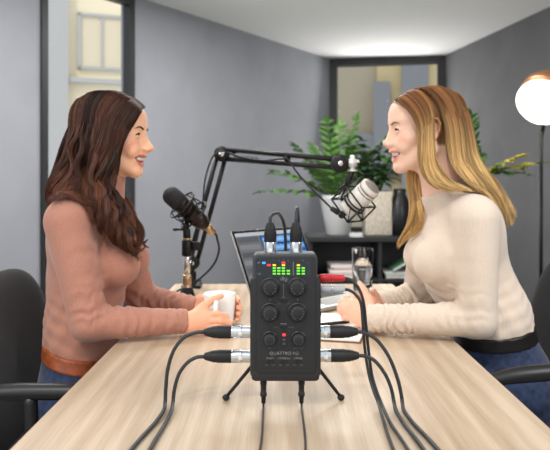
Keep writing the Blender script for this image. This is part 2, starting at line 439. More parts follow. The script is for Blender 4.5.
def office_chair(label, loc, yaw, armz, lean=0.12, backh=0.50, backz=0.68):
    """faces local +x"""
    t = thing('office_chair', label, 'chair', loc)
    cz, sz = math.cos(yaw), math.sin(yaw); R = np.array([[cz, -sz, 0], [sz, cz, 0], [0, 0, 1.]]); o = np.asarray(loc, float)
    cl_, sl_ = math.cos(-lean), math.sin(-lean); RL = R@np.array([[cl_, 0, sl_], [0, 1, 0], [-sl_, 0, cl_]])
    W = lambda *p: o+R@np.array(p, float)
    mk('backrest', padded(W(-.235, 0, backz), (.055, .46, backh), .035, RL), fab, t)
    mk('back_shell', padded(W(-.262, 0, backz-.01), (.03, .44, backh-.04), .035, RL), plast, t)
    mk('seat', padded(W(.02, 0, .445), (.08, .48, .46), -.008, R@np.array([[0, 0, 1.], [0, 1, 0], [-1, 0, 0]])), fab, t)
    mk('back_bracket', tube([W(-.05, 0, .385), W(-.24, 0, .385), W(-.295, 0, .44), W(-.29, 0, .60)], .022, 10, 20), plast, t)
    for s in (-1, 1):
        y = s*.275
        mk('armrest', tube([W(-.19, y, armz-.012), W(-.10, y, armz), W(.12, y, armz), W(.21, y, armz-.008)], [.014, .019, .019, .013], 12, 24, flat=1.0), plast, t)
        mk('arm_support', tube([W(-.06, y, armz-.01), W(-.05, y, armz-.12), W(.0, y, .42), W(.0, s*.18, .395)], .015, 10, 24), plast, t)
    mk('gas_lift', join(cyl(W(0, 0, .10), W(0, 0, .30), .028), cyl(W(0, 0, .30), W(0, 0, .40), .018)), metal_dk, t)
    mk('seat_mechanism', box(W(0, 0, .395), (.22, .16, .03), .008, R=R), metal_dk, t)
    for k in range(5):
        a = 2*PI*k/5+.3; d = np.array([math.cos(a), math.sin(a), 0])
        mk('base_spoke', tube([o+R@(d*.02)+[0, 0, .115], o+R@(d*.16)+[0, 0, .10], o+R@(d*.30)+[0, 0, .072]], [.024, .02, .014], 10, 12), plast, t)
        e = o+R@(d*.30); pr = R@np.array([-math.sin(a), math.cos(a), 0])
        mk('caster', join(cyl(e+pr*.008+[0, 0, .028], e+pr*.028+[0, 0, .028], .028, 18, bev=.004), cyl(e-pr*.028+[0, 0, .028], e-pr*.008+[0, 0, .028], .028, 18, bev=.004), cyl(e+[0, 0, .028], e+[0, 0, .075], .008, 10)), plast, t)
    return t
office_chair('black fabric office chair the brown haired woman sits on', (-0.48, 1.70, 0), -0.02, 0.665, backz=.65, backh=.48)
office_chair('black fabric office chair the blonde woman sits on', (0.60, 1.70, 0), PI+0.20, 0.71, lean=0.16, backz=.685, backh=.50)
# ------------------------------------------------------------------ shelf, plants, lamp at the back
blk = mat('black_metal', srgb(26, 26, 27), 0.4, 0.3)
rub = mat('black_rubber', srgb(24, 24, 26), 0.55)
shelf_m = mat('black_laminate', srgb(40, 41, 43), 0.45)
whitec = mat('white_ceramic', (0.86, 0.86, 0.85), 0.25, coat=0.4)
paper = mat('white_paper', srgb(238, 234, 226), 0.85)
gold = mat('brushed_brass', srgb(214, 176, 128), 0.28, 1.0)
chrome = mat('polished_steel', (0.75, 0.75, 0.76), 0.18, 1.0)
SY = 4.75; SX0, SX1, SZ = 0.22, 1.20, 0.715
sh = thing('low_shelf', 'low black open shelf unit behind the table that holds the plant pots', 'shelf', ((SX0+SX1)/2, SY+.2, 0))
mk('top_board', box(((SX0+SX1)/2, SY+.19, SZ-.0175), (SX1-SX0+.03, .42, .035), .003), shelf_m, sh, smooth=False)
for x in (SX0+.0125, .74, SX1-.0125): mk('upright', box((x, SY+.195, (SZ-.035)/2), (.025, .38, SZ-.035)), shelf_m, sh, smooth=False)
for xa, xb in ((SX0+.025, .7275), (.7525, SX1-.025)):
    for z in (.06, .395): mk('shelf_board', box(((xa+xb)/2, SY+.195, z), (xb-xa, .38, .022)), shelf_m, sh, smooth=False)
mk('back_panel', box(((SX0+SX1)/2, SY+.39, .35), (SX1-SX0, .01, .66)), shelf_m, sh, smooth=False)
# magazines lying in the shelf
def book(label, c, s, yaw, col, group=None, tilt=0.0, cat='book', nm='book'):
    m = mat('book_cover', col, 0.5); R = Matrix.Rotation(yaw, 3, 'Z')@Matrix.Rotation(tilt, 3, 'Y')
    R = np.array(R); t = thing(nm, label, cat, (c[0], c[1], c[2]-s[2]/2), group)
    cv = .0022
    mk('cover', join(box(np.array(c)+R@np.array([0, 0, s[2]/2-cv/2]), (s[0], s[1], cv), R=R), box(np.array(c)-R@np.array([0, 0, s[2]/2-cv/2]), (s[0], s[1], cv), R=R),
                     box(np.array(c)+R@np.array([-s[0]/2+cv/2, 0, 0]), (cv, s[1], s[2]-2*cv), R=R)), m, t, smooth=False)
    mk('pages', box(np.array(c)+R@np.array([cv/2-.002, 0, 0]), (s[0]-.008, s[1]-.006, s[2]-2*cv-.0006), R=R), paper, t, smooth=False)
z = .4065
for i, (h, col, w, nmx) in enumerate(((.022, srgb(196, 190, 186), .30, 'grey covered magazine at the bottom of the left shelf stack'), (.016, srgb(150, 30, 38), .29, 'dark red book second from the bottom of the left shelf stack'),
                                 (.026, srgb(214, 206, 204), .30, 'thick pale book in the middle of the left shelf stack'), (.014, srgb(205, 90, 92), .27, 'pink red magazine second from the top of the left shelf stack'),
                                 (.022, srgb(226, 218, 214), .29, 'off white book on top of the left shelf stack'))):
    book(nmx, (.52+.006*(i % 2), SY+.14, z+h/2), (w, .21, h), .03*i-.05, col, 'books stacked in the left bay of the low shelf'); z += h+.0004
z = .4065
for i, (h, col, tl, nmx) in enumerate(((.018, srgb(90, 92, 96), 0, 'dark grey book at the bottom of the right shelf pile'), (.016, srgb(60, 120, 84), 0, 'green book lying in the right shelf bay'), (.012, srgb(214, 220, 222), 0, 'white magazine on top of the right shelf pile'))):
    book(nmx, (.93, SY+.14, z+h/2), (.30, .21, h), .05-.04*i, col, 'books piled in the right bay of the low shelf'); z += h+.0004
book('green book leaning up to the right on top of the right bay pile', (.965, SY+.13, z+.085), (.30, .21, .018), .02, srgb(88, 140, 104), None, -.52)

def leafmesh(base, d, up, L, W, fold=0.15, droop=0.2, n=6):
    d = np.asarray(d, float); d /= np.linalg.norm(d); up = np.asarray(up, float); sd = np.cross(d, up); sd /= np.linalg.norm(sd)+1e-9; up = np.cross(sd, d)
    V = []; F = []
    for i in range(n+1):
        t = i/n; w = W*math.sin(PI*min(1, t*.92+.06))**0.8*(1 if i < n else .1)
        c = np.asarray(base)+d*L*t+up*(-droop*L*t*t)
        V += [c-sd*w/2+up*fold*w, c, c+sd*w/2+up*fold*w]
    for i in range(n):
        a = i*3; F += [(a, a+1, a+4, a+3), (a+1, a+2, a+5, a+4)]
    return V, F
def solid(o, th=0.0008):
    md = o.modifiers.new('thickness', 'SOLIDIFY'); md.thickness = th; return o
def leafmat(name, c1, c2):
    m = mat(name, c1, 0.5)
    noise_color(m, c1, c2, 9, 2, lo=.35, hi=.65)
    return m
zz_m = leafmat('glossy_green_leaf', srgb(50, 90, 40), srgb(98, 138, 64))
dk_m = leafmat('deep_green_leaf', srgb(40, 74, 36), srgb(78, 118, 58))
yl_m = leafmat('yellow_green_leaf', srgb(92, 122, 30), srgb(214, 196, 60))
stem_m = mat('plant_stem', srgb(70, 100, 50), 0.5)
soil = mat('potting_soil', srgb(48, 36, 28), 0.95)
def frond(rng, base, tip_dir, L, bend, nl, ll, lw, side0=None):
    """arched stem with paired leaflets -> (stem vf, leaf vf)"""
    d = np.asarray(tip_dir, float); d /= np.linalg.norm(d); h = np.array([d[0], d[1], 0]); h /= np.linalg.norm(h)+1e-9
    pts = [np.asarray(base)+d*L*t+(h*bend*t*t*L)-np.array([0, 0, bend*.75*t**2.2*L]) for t in np.linspace(0, 1, 8)]
    st = tube(pts, [.007, .006, .003], 6, 14); p = catmull(pts, nl+2); T = np.gradient(p, axis=0); lv = []
    for i in range(2, nl+2):
        t = T[i]/np.linalg.norm(T[i]); s = np.cross(t, [0, 0, 1.]); s /= np.linalg.norm(s)+1e-9
        for sg in (-1, 1):
            dd = s*sg*.85+t*.55+np.array(rng.normal(0, .12, 3)); sc = .75+.35*math.sin(PI*(i/(nl+2)))
            lv.append(leafmesh(p[i], dd, np.cross(s, t)+rng.normal(0, .25, 3), ll*sc*rng.uniform(.85, 1.1), lw*sc, .12, rng.uniform(0, .3)))
    lv.append(leafmesh(p[-1], T[-1]/np.linalg.norm(T[-1]), (0, 0, 1), ll, lw))
    return st, join(*lv)
rng = np.random.default_rng(4)
def pot(t, c, z, r0, r1, h, m, name='pot'):
    a = (c[0], c[1], z); b = (c[0], c[1], z+h)
    mk(name, lathe(a, b, [(0, r0-.01), (.006, r0), (h-.03, r1-.004), (h-.025, r1), (h, r1), (h, r1-.012), (h-.045, r1-.014)], 40), m, t)
    mk('soil', lathe(a, b, [(h-.05, r1-.013), (h-.044, r1*.5), (h-.042, 0.0)], 24), soil, t)
# feathery plant in the white pot
pc = ((338-279)*4.93/FPX, 4.93)
pt = thing('potted_plant', 'feathery green plant in a tapered white pot on the low shelf', 'plant', (pc[0], pc[1], SZ))
pot(pt, pc, SZ, .088, .142, .30, whitec)
stems = []
for (dx, dy, dz, L, bd) in ((-.85, -.1, .9, .44, .28), (-.6, -.3, 1.2, .52, .14), (-.7, .3, .8, .46, .36), (-.15, -.3, 1.3, .62, .08), (.22, .1, 1.4, .66, .06), (.5, -.35, 1.2, .60, .16), (.8, .2, 1.0, .60, .22),
                            (-1.0, -.2, .55, .42, .40), (-.3, .4, 1.2, .52, .15), (-.35, -.55, .9, .46, .3), (.1, -.5, 1.0, .5, .2), (.05, .25, 1.5, .60, .05)):
    b = np.array([pc[0]+dx*.04, pc[1]+dy*.04, SZ+.255]); s, l = frond(rng, b, (dx, dy, dz), L, bd, 11, .085, .042)
    mk('stem', s, stem_m, pt); solid(mk('foliage', l, zz_m, pt))
# broad leaved plant in a beige pot
bpc = ((377-279)*4.93/FPX, 4.93)
beige = mat('beige_woven_pot', srgb(196, 186, 168), 0.9)
noise_color(beige, srgb(176, 166, 148), srgb(214, 204, 188), 90, 2, (1, 1, .3), bump=.4)
bp_ = thing('potted_plant', 'dark broad leaved plant in a square beige pot beside the white pot', 'plant', (bpc[0], bpc[1], SZ))
mk('pot', box((bpc[0], bpc[1], SZ+.165), (.20, .20, .33), .012), beige, bp_)
mk('soil', box((bpc[0], bpc[1], SZ+.331), (.18, .18, .006), .002), soil, bp_)
for k in range(9):
    a = rng.uniform(0, 2*PI); r = rng.uniform(.15, .5); L = rng.uniform(.28, .50)
    d = np.array([math.cos(a)*r*1.5, math.sin(a)*r, 1.0]); d /= np.linalg.norm(d)
    b = np.array([bpc[0]+d[0]*.05, bpc[1]+d[1]*.05, SZ+.325]); pts = [b, b+d*L*.5, b+d*L+[math.cos(a)*.05, math.sin(a)*.05, -.01]]
    mk('stem', tube(pts, [.007, .004], 6, 10), stem_m, bp_)
    p = catmull(pts, 9); lv = []
    for i in range(2, 9):
        for q in range(3):
            b2 = rng.uniform(0, 2*PI); dd = np.array([math.cos(b2), math.sin(b2), rng.uniform(-.2, .5)])
            lv.append(leafmesh(p[i], dd, (0, 0, 1), rng.uniform(.09, .135), rng.uniform(.055, .075), .1, rng.uniform(.1, .5)))
    solid(mk('foliage', join(*lv), dk_m, bp_))
# dark vase at the right of the pots
vc = (P(399, 200, 4.93)[0], 4.90)
vs = mk('vase', lathe((*vc, SZ), (*vc, 2), [(0, .055), (.01, .07), (.12, .092), (.24, .078), (.31, .045), (.35, .05), (.35, .04), (.30, .035)], 32), mat('black_glaze', srgb(28, 28, 30), .3), None)
tag(vs, 'dark rounded vase on the right end of the pots behind the blonde woman', 'vase')
# tall plant behind the blonde woman
tc_ = (P(482, 0, 4.3)[0], 4.3)
tp = thing('potted_plant', 'tall floor plant with a yellow tipped frond arching right behind the blonde woman', 'plant', (tc_[0], tc_[1], 0))
pot(tp, tc_, 0.0, .13, .18, .34, mat('dark_clay_pot', srgb(60, 58, 56), .7))
trunk_top = np.array([tc_[0]-.06, tc_[1], 1.17])
mk('trunk', tube([(tc_[0], tc_[1], .28), (tc_[0]+.02, tc_[1], .65), trunk_top], [.02, .017, .014], 10, 20), mat('plant_bark', srgb(96, 82, 62), .9), tp)
for (dx, dy, dz, L, bd, mm) in ((.98, -.15, .32, .40, .10, yl_m), (.85, -.35, .55, .30, .10, yl_m), (-.5, .1, 1.1, .46, .1, dk_m), (-.1, -.2, 1.2, .42, .1, dk_m), (-.9, .1, .6, .34, .3, dk_m), (.25, .5, .9, .3, .4, dk_m), (.55, -.25, .2, .25, .3, zz_m)):
    s, l = frond(rng, trunk_top-np.array([0, 0, .02]), (dx, dy, dz), L, bd, 14, .072, .036)
    mk('stem', s, stem_m, tp); solid(mk('foliage', l, mm, tp))
# floor lamp
LY = 4.2; lx = P(541, 0, LY)[0]
copper = mat('copper_lacquer', srgb(196, 138, 100), .35, .7)
lp = thing('floor_lamp', 'copper shaded floor lamp with a glowing white globe against the right wall', 'lamp', (lx, LY, 0))
mk('base', lathe((lx, LY, 0), (lx, LY, 1), [(0, .13), (.012, .13), (.02, .12), (.024, .02)], 36), blk, lp)
mk('pole', cyl((lx, LY, .02), (lx, LY, 1.44), .012, 14), blk, lp)
dc = P(542.5, 102, LY-.02); ax = np.array([.50, .36, .72]); ax /= np.linalg.norm(ax)
R_ = .170
mk('lamp_shade', lathe(dc+ax*.05, dc+ax*.3, [(0, R_*.99), (.06, R_*.93), (.12, R_*.72), (.17, R_*.42), (.20, .05), (.20, .0)], 40), copper, lp)
mk('globe', sphere(dc, (.163, .163, .125), 32, 20, frame(ax)), mat('glowing_opal_glass', (1, .95, .85), .4, emit=(1.0, .90, .70), estr=5.0), lp)
mk('swivel', cyl((lx, LY, 1.40), dc+ax*.16, .012, 12), blk, lp)

# ------------------------------------------------------------------ microphones
# black microphone on its desk stand
MY = 2.02
def p2(px, py, Y=MY): return P(px, py, Y)
sb = P(187, 306, MY); sb[2] = TZ
ms = thing('microphone_stand', 'short steel desk stand on a black base under the black microphone', 'microphone stand', sb)
zz = lambda py: P(187, py, MY)[2]
mk('base', lathe(sb, sb+[0, 0, 1], [(0, .064), (.006, .066), (.011, .058), (.016, .030), (.035, .024), (.056, .017), (.058, .012)], 36), blk, ms)
mk('clamp_nut', lathe(sb+[0, 0, zz(294)-TZ], sb+[0, 0, 1], [(0, .0125), (.002, .014), (.028, .014), (.03, .012), (.032, .014), (.058, .014), (.060, .0125)], 28), mat('champagne_metal', srgb(190, 160, 130), .35, .9), ms)
mk('pole', cyl(sb+[0, 0, zz(278)-TZ], sb+[0, 0, zz(246)-TZ], .0095, 20), chrome, ms)
mk('clamp', join(cyl(sb+[0, 0, zz(256)-TZ], sb+[0, 0, zz(240)-TZ], .0165, 20, bev=.002), box(p2(196, 246), (.026, .018, .026), .004)), blk, ms)
mk('collar', cyl(sb+[0, 0, zz(240)-TZ], sb+[0, 0, zz(238)-TZ], .013, 20), gold, ms)
mk('swivel', join(cyl(p2(187, 239), p2(186.5, 229), .012, 16, bev=.002), cyl(p2(186.5, 231), p2(186.5, 224), .008, 12), cyl(p2(176, 229.5), p2(190, 229.5), .0035, 10), sphere(p2(175.5, 229.5), (.010, .006, .005), 12, 8)), blk, ms)
# microphone body
mt_ = thing('microphone', 'black broadcast microphone in a shock mount, pointing up at the brown haired woman', 'microphone', p2(190, 222))
A = p2(171.5, 195.5, 1.99); B = p2(209, 228.5, 2.05); U = (B-A)/np.linalg.norm(B-A); L_ = np.linalg.norm(B-A)
mesh_m = mat('black_foam_grille', srgb(34, 35, 37), .75)
noise_color(mesh_m, srgb(18, 18, 20), srgb(56, 58, 60), 700, 1, bump=.5)
brn = mat('bronze_black_lacquer', srgb(48, 38, 32), .3, .5)
rA = .029
mk('grille', lathe(A-U*.026, B, [(0, .0), (.002, .010), (.007, .019), (.014, .0255), (.022, .0285), (.032, rA), (.060, rA)], 32), mesh_m, mt_)
mk('body', lathe(A+U*.034, B, [(0, rA-.001), (.002, rA+.0005), (.006, rA+.0005), (.008, rA-.001), (.060, .0285), (.064, .026), (.066, .0285), (.095, .026), (.115, .0175), (.118, .014)], 32), brn, mt_)
mk('connector', lathe(A+U*.150, B, [(0, .0125), (.012, .0125), (.014, .0115), (.032, .0115), (.036, .008)], 24), gold, mt_)
# shock mount: two rings and elastic posts
mid = A+U*.075
sm = thing('shock_mount', 'black wire shock mount around the black microphone', 'shock mount', p2(188, 224))
nrm = frame(U)
mk('ring', join(torus(mid+U*.020, U, .053, .0032), torus(mid-U*.030, U, .050, .0028)), blk, sm)
mk('inner_ring', join(torus(mid+U*.006, U, .0315, .003), torus(mid-U*.012, U, .0315, .003)), blk, sm)
for k in range(6):
    a = 2*PI*k/6+.4; e = nrm@np.array([math.cos(a), math.sin(a), 0]); e2 = nrm@np.array([math.cos(a+.5), math.sin(a+.5), 0])
    mk('elastic_cord', tube([mid+U*.02+e*.053, mid+U*.0+e2*.033], .0016, 6), rub, sm); mk('elastic_cord', tube([mid-U*.03+e*.050, mid-U*.008+e2*.033], .0016, 6), rub, sm)
mk('cage_bar', join(*[tube([mid+U*.020+nrm@np.array([math.cos(a), math.sin(a), 0])*.053, mid-U*.005+nrm@np.array([math.cos(a), math.sin(a), 0])*.058, mid-U*.030+nrm@np.array([math.cos(a), math.sin(a), 0])*.050], .0022, 6, 8) for a in (.9, 2.5, 4.1, 5.6)]), blk, sm)
mk('mount_stem', tube([p2(186.5, 226), p2(187, 221), mid+U*.0-nrm@np.array([0, 0, 0])+np.array([-.012, -.02, -.052])], .006, 10, 10), blk, sm)
# its cable drooping behind the stand and off the left side
cb = mk('microphone_cable', tube([A+U*.176, A+U*.195, P(217, 238, 2.07), P(219, 250, 2.12), P(214, 264, 2.16), P(203, 276, 2.20), P(190, 285.5, 2.24), P(176, 292, 2.20), P(162, 303, 2.05)+[0, 0, -.012],
                       np.array([-.32, 2.0, TZ+.004]), np.array([-.372, 2.03, TZ+.004]), np.array([-.405, 2.04, TZ-.02]), np.array([-.41, 2.04, TZ-.2])], .0036, 8, 90), rub, None)
tag(cb, 'black cable drooping from the end of the black microphone', 'cable')

# boom arm
def bar(a, b, r=.0082): return cyl(a, b, r, 12)
ba = thing('boom_arm', 'black sprung boom arm reaching over the table to the white microphone', 'microphone arm', [*P(190, 284, 2.36)[:2], TZ])
J0 = P(192.5, 262.5, 2.34); J1 = P(222, 154, 2.26); J2 = P(340, 163.5, 1.98)
bz = np.array([J0[0]-.005, 2.36, TZ])
mk('table_clamp', join(box(bz+[0, -.0, .006], (.07, .06, .012), .003), cyl(bz+[0, 0, .01], bz+[0, 0, .06], .016, 20, bev=.002), box(bz+[0, .085, -.02], (.05, .012, .07), .002), box(bz+[0, .055, .006], (.05, .07, .010), .002), cyl(bz+[0, .05, -.075], bz+[0, .05, -.028], .006, 12), box(bz+[0, .067, -.052], (.05, .045, .008), .002)), blk, ba)
mk('pivot', join(cyl(bz+[0, 0, .05], J0-[0, 0, .02], .009, 14), cyl(J0-[0, .018, 0], J0+[0, .018, 0], .026, 28, bev=.003)), blk, ba)
mk('pivot_bolt', cyl(J0-[0, .024, 0], J0-[0, .017, 0], .009, 16, bev=.001), chrome, ba)
def pair(a, b, off, off2=None):
    off = np.asarray(off); off2 = off if off2 is None else np.asarray(off2)
    return join(bar(a+off, b+off2), bar(a-off, b-off2))
mk('lower_arm', pair(J0, J1, (.0165, 0, .004)), blk, ba)
mk('elbow', join(cyl(J1-[0, .018, 0], J1+[0, .018, 0], .027, 28, bev=.003), box(J1+[.0, 0, .0], (.05, .026, .03), .004)), blk, ba)
mk('elbow_bolt', cyl(J1-[0, .024, 0], J1-[0, .017, 0], .010, 16, bev=.001), chrome, ba)
d12 = (J2-J1)/np.linalg.norm(J2-J1)
mk('upper_arm', pair(J1+d12*.0, J2-d12*.0, (0, 0, .0165), (0, 0, .0125)), blk, ba)
mk('spring', join(*[tube([J1+d12*(.05+.0)+np.array([0, 0, -.004])+np.array([0, .004*math.cos(i*.9), .004*math.sin(i*.9)])+d12*(.0016*i) for i in range(70)], .0012, 5)]), metal_dk, ba)
q_ = P(287, 157.5, 2.10)
mk('cable_clip', join(cyl(q_-d12*.008, q_+d12*.008, .012, 14, bev=.002)), blk, ba)
q2 = P(234.5, 151, 2.23); mk('tension_nut', cyl(q2-d12*.006, q2+d12*.006, .010, 8), blk, ba)
mk('end_joint', join(cyl(J2-[0, .016, 0], J2+[0, .016, 0], .028, 28, bev=.003), box(J2+[.025, 0, .0], (.05, .018, .022), .004)), blk, ba)
mk('end_bolt', cyl(J2-[0, .022, 0], J2-[0, .015, 0], .008, 16, bev=.001), chrome, ba)
E = P(352.5, 163, 1.97)
alu = mat('satin_aluminium', srgb(226, 226, 224), .35, .6)
mk('tilt_clamp', join(cyl(E-[.012, 0, 0], E+[.012, 0, 0], .012, 18, bev=.002), cyl(E+[0, -.014, 0], E+[0, .014, 0], .009, 18, bev=.002), cyl(E-[0, 0, .020], E+[0, 0, .024], .0075, 16, bev=.001), sphere(E+[.016, 0, .004], (.007, .005, .005), 12, 8), lathe(E-[0, 0, .026], E, [(0, .013), (.002, .0145), (.005, .0145), (.006, .010)], 20)), alu, ba)
cb2 = mk('arm_cable', tube([P(196, 290, 2.36), P(191, 270, 2.30), P(199, 230, 2.28), P(203, 200, 2.25), P(205, 180, 2.24), P(212, 158, 2.22), P(222, 151.5, 2.215), P(240, 157, 2.20), P(262, 160.5, 2.14), P(280, 159, 2.08), P(288, 159.5, 2.07), P(296, 171, 2.04), P(306, 183, 2.01), P(318, 195, 1.98), P(327, 204, 1.97), P(336, 212.5, 1.965)], .0030, 8, 100), rub, None)
tag(cb2, 'thin black cable run along the boom arm to the white microphone', 'cable')
# white microphone in its cage
A2 = P(372, 186.5, 1.93); B2 = P(343, 214, 1.99); U2 = (B2-A2)/np.linalg.norm(B2-A2); n2 = frame(U2)
wm = thing('microphone', 'white broadcast microphone with a silver grille hanging from the boom arm', 'microphone', P(356, 215, 1.95))
whm = mat('white_lacquered_metal', srgb(226, 224, 218), .4)
gr_m = mat('pink_grey_wire_grille', srgb(170, 158, 156), .5, .3)
noise_color(gr_m, srgb(120, 110, 110), srgb(196, 186, 184), 900, 1, bump=.5)
dkb = mat('dark_grille_band', srgb(70, 66, 64), .6)
rw = .0320
mk('body', lathe(A2+U2*.0, B2, [(0, rw-.004), (.001, rw-.0015), (.004, rw), (.010, rw), (.016, rw), (.0165, rw-.003), (.0205, rw-.003), (.021, rw), (.026, rw), (.0265, rw-.003), (.030, rw-.003), (.0305, rw), (.100, rw-.002), (.112, rw-.006), (.114, .010)], 36), whm, wm)
mk('grille', sphere(A2+U2*.004, (rw-.003, rw-.003, .012), 28, 14, n2), gr_m, wm)
mk('band', join(lathe(A2+U2*.0167, B2, [(0, rw-.0026), (.0036, rw-.0026)], 36), lathe(A2+U2*.0267, B2, [(0, rw-.0026), (.0032, rw-.0026)], 36)), dkb, wm)
mk('connector', lathe(A2+U2*.112, B2, [(0, .010), (.03, .010), (.034, .006)], 20), blk, wm)
ca = thing('shock_mount', 'angular black wire cage hanging around the white microphone', 'shock mount', P(352, 225, 1.95))
cc = A2+U2*.078
def ringpt(c, R, a): return c+n2@np.array([math.cos(a)*R, math.sin(a)*R, 0])
c1, c2 = cc+U2*.034, cc-U2*.030
mk('ring', join(torus(cc+U2*.004, U2, .036, .0035), torus(cc-U2*.006, U2, .034, .0025)), blk, ca)
mk('frame_square', join(*[tube([ringpt(c1, .062, a), ringpt(c1, .062, a+PI/2)], .0030, 8) for a in (PI/4+k*PI/2 for k in range(4))]), blk, ca)
mk('frame_square', join(*[tube([ringpt(c2, .058, a), ringpt(c2, .058, a+PI/2)], .0028, 8) for a in (PI/4+k*PI/2 for k in range(4))]), blk, ca)
for k in range(4):
    a = PI/4+k*PI/2
    mk('frame_strut', tube([ringpt(c1, .062, a), ringpt(c2, .058, a)], .0028, 8), blk, ca)
    mk('elastic_cord', tube([ringpt(c1, .062, a), ringpt(cc+U2*.004, .036, a+.4)], .0016, 6), rub, ca); mk('elastic_cord', tube([ringpt(c2, .058, a), ringpt(cc-U2*.006, .034, a-.4)], .0016, 6), rub, ca)
mk('hanger', join(cyl(E-[0, 0, .024], P(347.5, 183, 1.965), .0085, 14, bev=.001), box(P(347.5, 181, 1.965), (.020, .018, .022), .003), cyl(P(352, 178, 1.965), P(356, 178, 1.96), .006, 12), tube([P(347.5, 183, 1.965), P(338, 190, 1.96), ringpt(c2, .055, PI*.5)], .0032, 8, 10), tube([P(347.5, 183, 1.965), P(341, 200, 1.97), cc+U2*.004+n2@np.array([0, .036, 0])], .0032, 8, 10)), blk, ca)
mk('plug', cyl(P(331, 208, 1.97), P(339, 213.5, 1.965), .008, 14, bev=.002), rub, ca)

# ------------------------------------------------------------------ laptop
hl = np.array([-.083, 2.025, TZ]); hd = np.array([.707, .707, 0]); nn = np.array([.707, -.707, 0]); LW = .325; tilt = math.radians(26); up_ = np.array([-math.sin(tilt)*nn[0], -math.sin(tilt)*nn[1], math.cos(tilt)])
silver = mat('silver_aluminium', srgb(190, 190, 188), .38, .55)
scrm = mat('dark_screen_bezel', srgb(26, 27, 29), .25)
lap = thing('laptop', 'open silver laptop showing audio editing tracks behind the black audio interface', 'laptop', hl+hd*LW/2)
def slab(o, ax1, l1, ax2, l2, ax3, t, bev=.0):
    Rm = np.stack([ax1, ax2, ax3], 1); c = o+ax1*l1/2+ax2*l2/2+ax3*t/2
    return box(c, (l1, l2, t), bev, R=Rm)
ez = np.array([0, 0, 1.])
mk('base', slab(hl+ez*.002, hd, LW, nn, .235, ez, .013, .004), silver, lap)
keym = mat('laptop_keys', srgb(36, 37, 39), .5)
keys = []
for r in range(5):
    for k in range(13):
        keys.append(slab(hl+hd*(.022+k*.0217)+nn*(.025+r*.0205)+ez*.0152, hd, .019, nn, .0175, ez, .0013))
mk('keyboard', join(*keys), keym, lap, smooth=False)
mk('touchpad', slab(hl+hd*.105+nn*.145+ez*.0150, hd, .115, nn, .075, ez, .0006), mat('touchpad_glass', srgb(176, 176, 175), .3), lap, smooth=False)
sn = np.cross(hd, up_); sn = sn if sn@nn > 0 else -sn
so_ = hl+ez*.016
mk('lid', slab(so_, hd, LW, up_, .232, -sn, .006, .002), silver, lap)
mk('screen_bezel', slab(so_+up_*.002+hd*.0015, hd, LW-.003, up_, .2285, sn, .0012), scrm, lap, smooth=False)
dsp = mat('lit_screen', srgb(40, 60, 90), .3, emit=srgb(70, 84, 104), estr=.75)
D0 = so_+sn*.0014+up_*.014+hd*.009; DW, DH = LW-.018, .208
disp = mk('display', slab(D0, hd, DW, up_, DH, sn, .0004), dsp, lap, smooth=False)
def scr(u0, u1, v0, v1, col, e=.9, name='track'):
    mk(name, slab(D0+sn*.0005+hd*DW*u0+up_*DH*v0, hd, DW*(u1-u0), up_, DH*(v1-v0), sn, .0002), mat('screen_'+name, (0, 0, 0), .4, emit=col, estr=e), disp, smooth=False)
scr(0, 1, .94, 1, srgb(196, 200, 206), name='menu_bar'); scr(0, .34, .0, .93, srgb(112, 114, 118), name='side_panel')
for i in range(7): scr(.02, .31, .84-i*.125, .92-i*.125, srgb(146, 147, 150) if i % 2 else srgb(84, 85, 88), name='track_header')
scr(.35, 1, .0, .93, srgb(28, 60, 110), name='timeline')
def scr2(polys, col, name):
    vs = []; fs = []
    for pl in polys:
        n = len(vs); vs += [D0+sn*.0009+hd*DW*u+up_*DH*v for u, v in pl]; fs.append(tuple(range(n, n+len(pl))))
    mk(name, (np.array(vs), fs), mat('screen_'+name, (0, 0, 0), .4, emit=col, estr=1.0), disp, smooth=False)
r2 = random.Random(3); wf = []; rows = []
for i in range(6):
    v0 = .80-i*.145; rows.append([(.36, v0), (.99, v0), (.99, v0+.115), (.36, v0+.115)]); u = .37
    while u < .98:
        h = .015+.04*r2.random()*(1 if r2.random() > .3 else .3); wf.append([(u, v0+.057-h), (u+.006, v0+.057-h), (u+.006, v0+.057+h), (u, v0+.057+h)]); u += .010
scr2(rows, srgb(56, 128, 206), 'clip_row')
for i in range(len(wf)): wf[i] = wf[i]
o = None
vs = [D0+sn*.0012+hd*DW*u+up_*DH*v for pl in wf for u, v in pl]
mk('waveform', (np.array(vs), [tuple(range(i*4, i*4+4)) for i in range(len(wf))]), mat('screen_waveform', (0, 0, 0), .4, emit=srgb(170, 214, 250), estr=1.0), disp, smooth=False)

# ------------------------------------------------------------------ notebook, pen, glass, mug
nb = thing('notebook', 'open cream notebook lying under the blonde woman\'s hands', 'notebook', (.122, 1.72, TZ))
Rz = np.array(Matrix.Rotation(math.radians(-14), 3, 'Z'))
mk('cover', box((.122, 1.72, TZ+.0015), (.225, .30, .003), .001, R=Rz), mat('brown_leather_cover', srgb(120, 84, 60), .6), nb, smooth=False)
mk('pages', box((.122, 1.72, TZ+.0056), (.217, .292, .005), .001, R=Rz), paper, nb, smooth=False)
pa = P(323, 324, 1.70); pb = P(350, 317.5, 1.735); pa[2] = pb[2] = TZ+.0125
pd = (pb-pa)/np.linalg.norm(pb-pa)
pn = thing('ballpoint_pen', 'black pen lying on the open notebook', 'pen', [*((pa+pb)/2)[:2], TZ+.0082])
mk('barrel', lathe(pa-pd*.05, pb, [(0, .003), (.002, .0042), (.10, .0042), (.128, .0036), (.130, .003)], 14), plast, pn)
mk('tip', lathe(pa+pd*.079, pb, [(0, .0034), (.010, .0012), (.012, .0006)], 12), chrome, pn)
mk('pocket_clip', tube([pa-pd*.048+[0, 0, .004], pa-pd*.046+[0, 0, .0062], pa-pd*.01+[0, 0, .0058]], .0011, 6), chrome, pn)
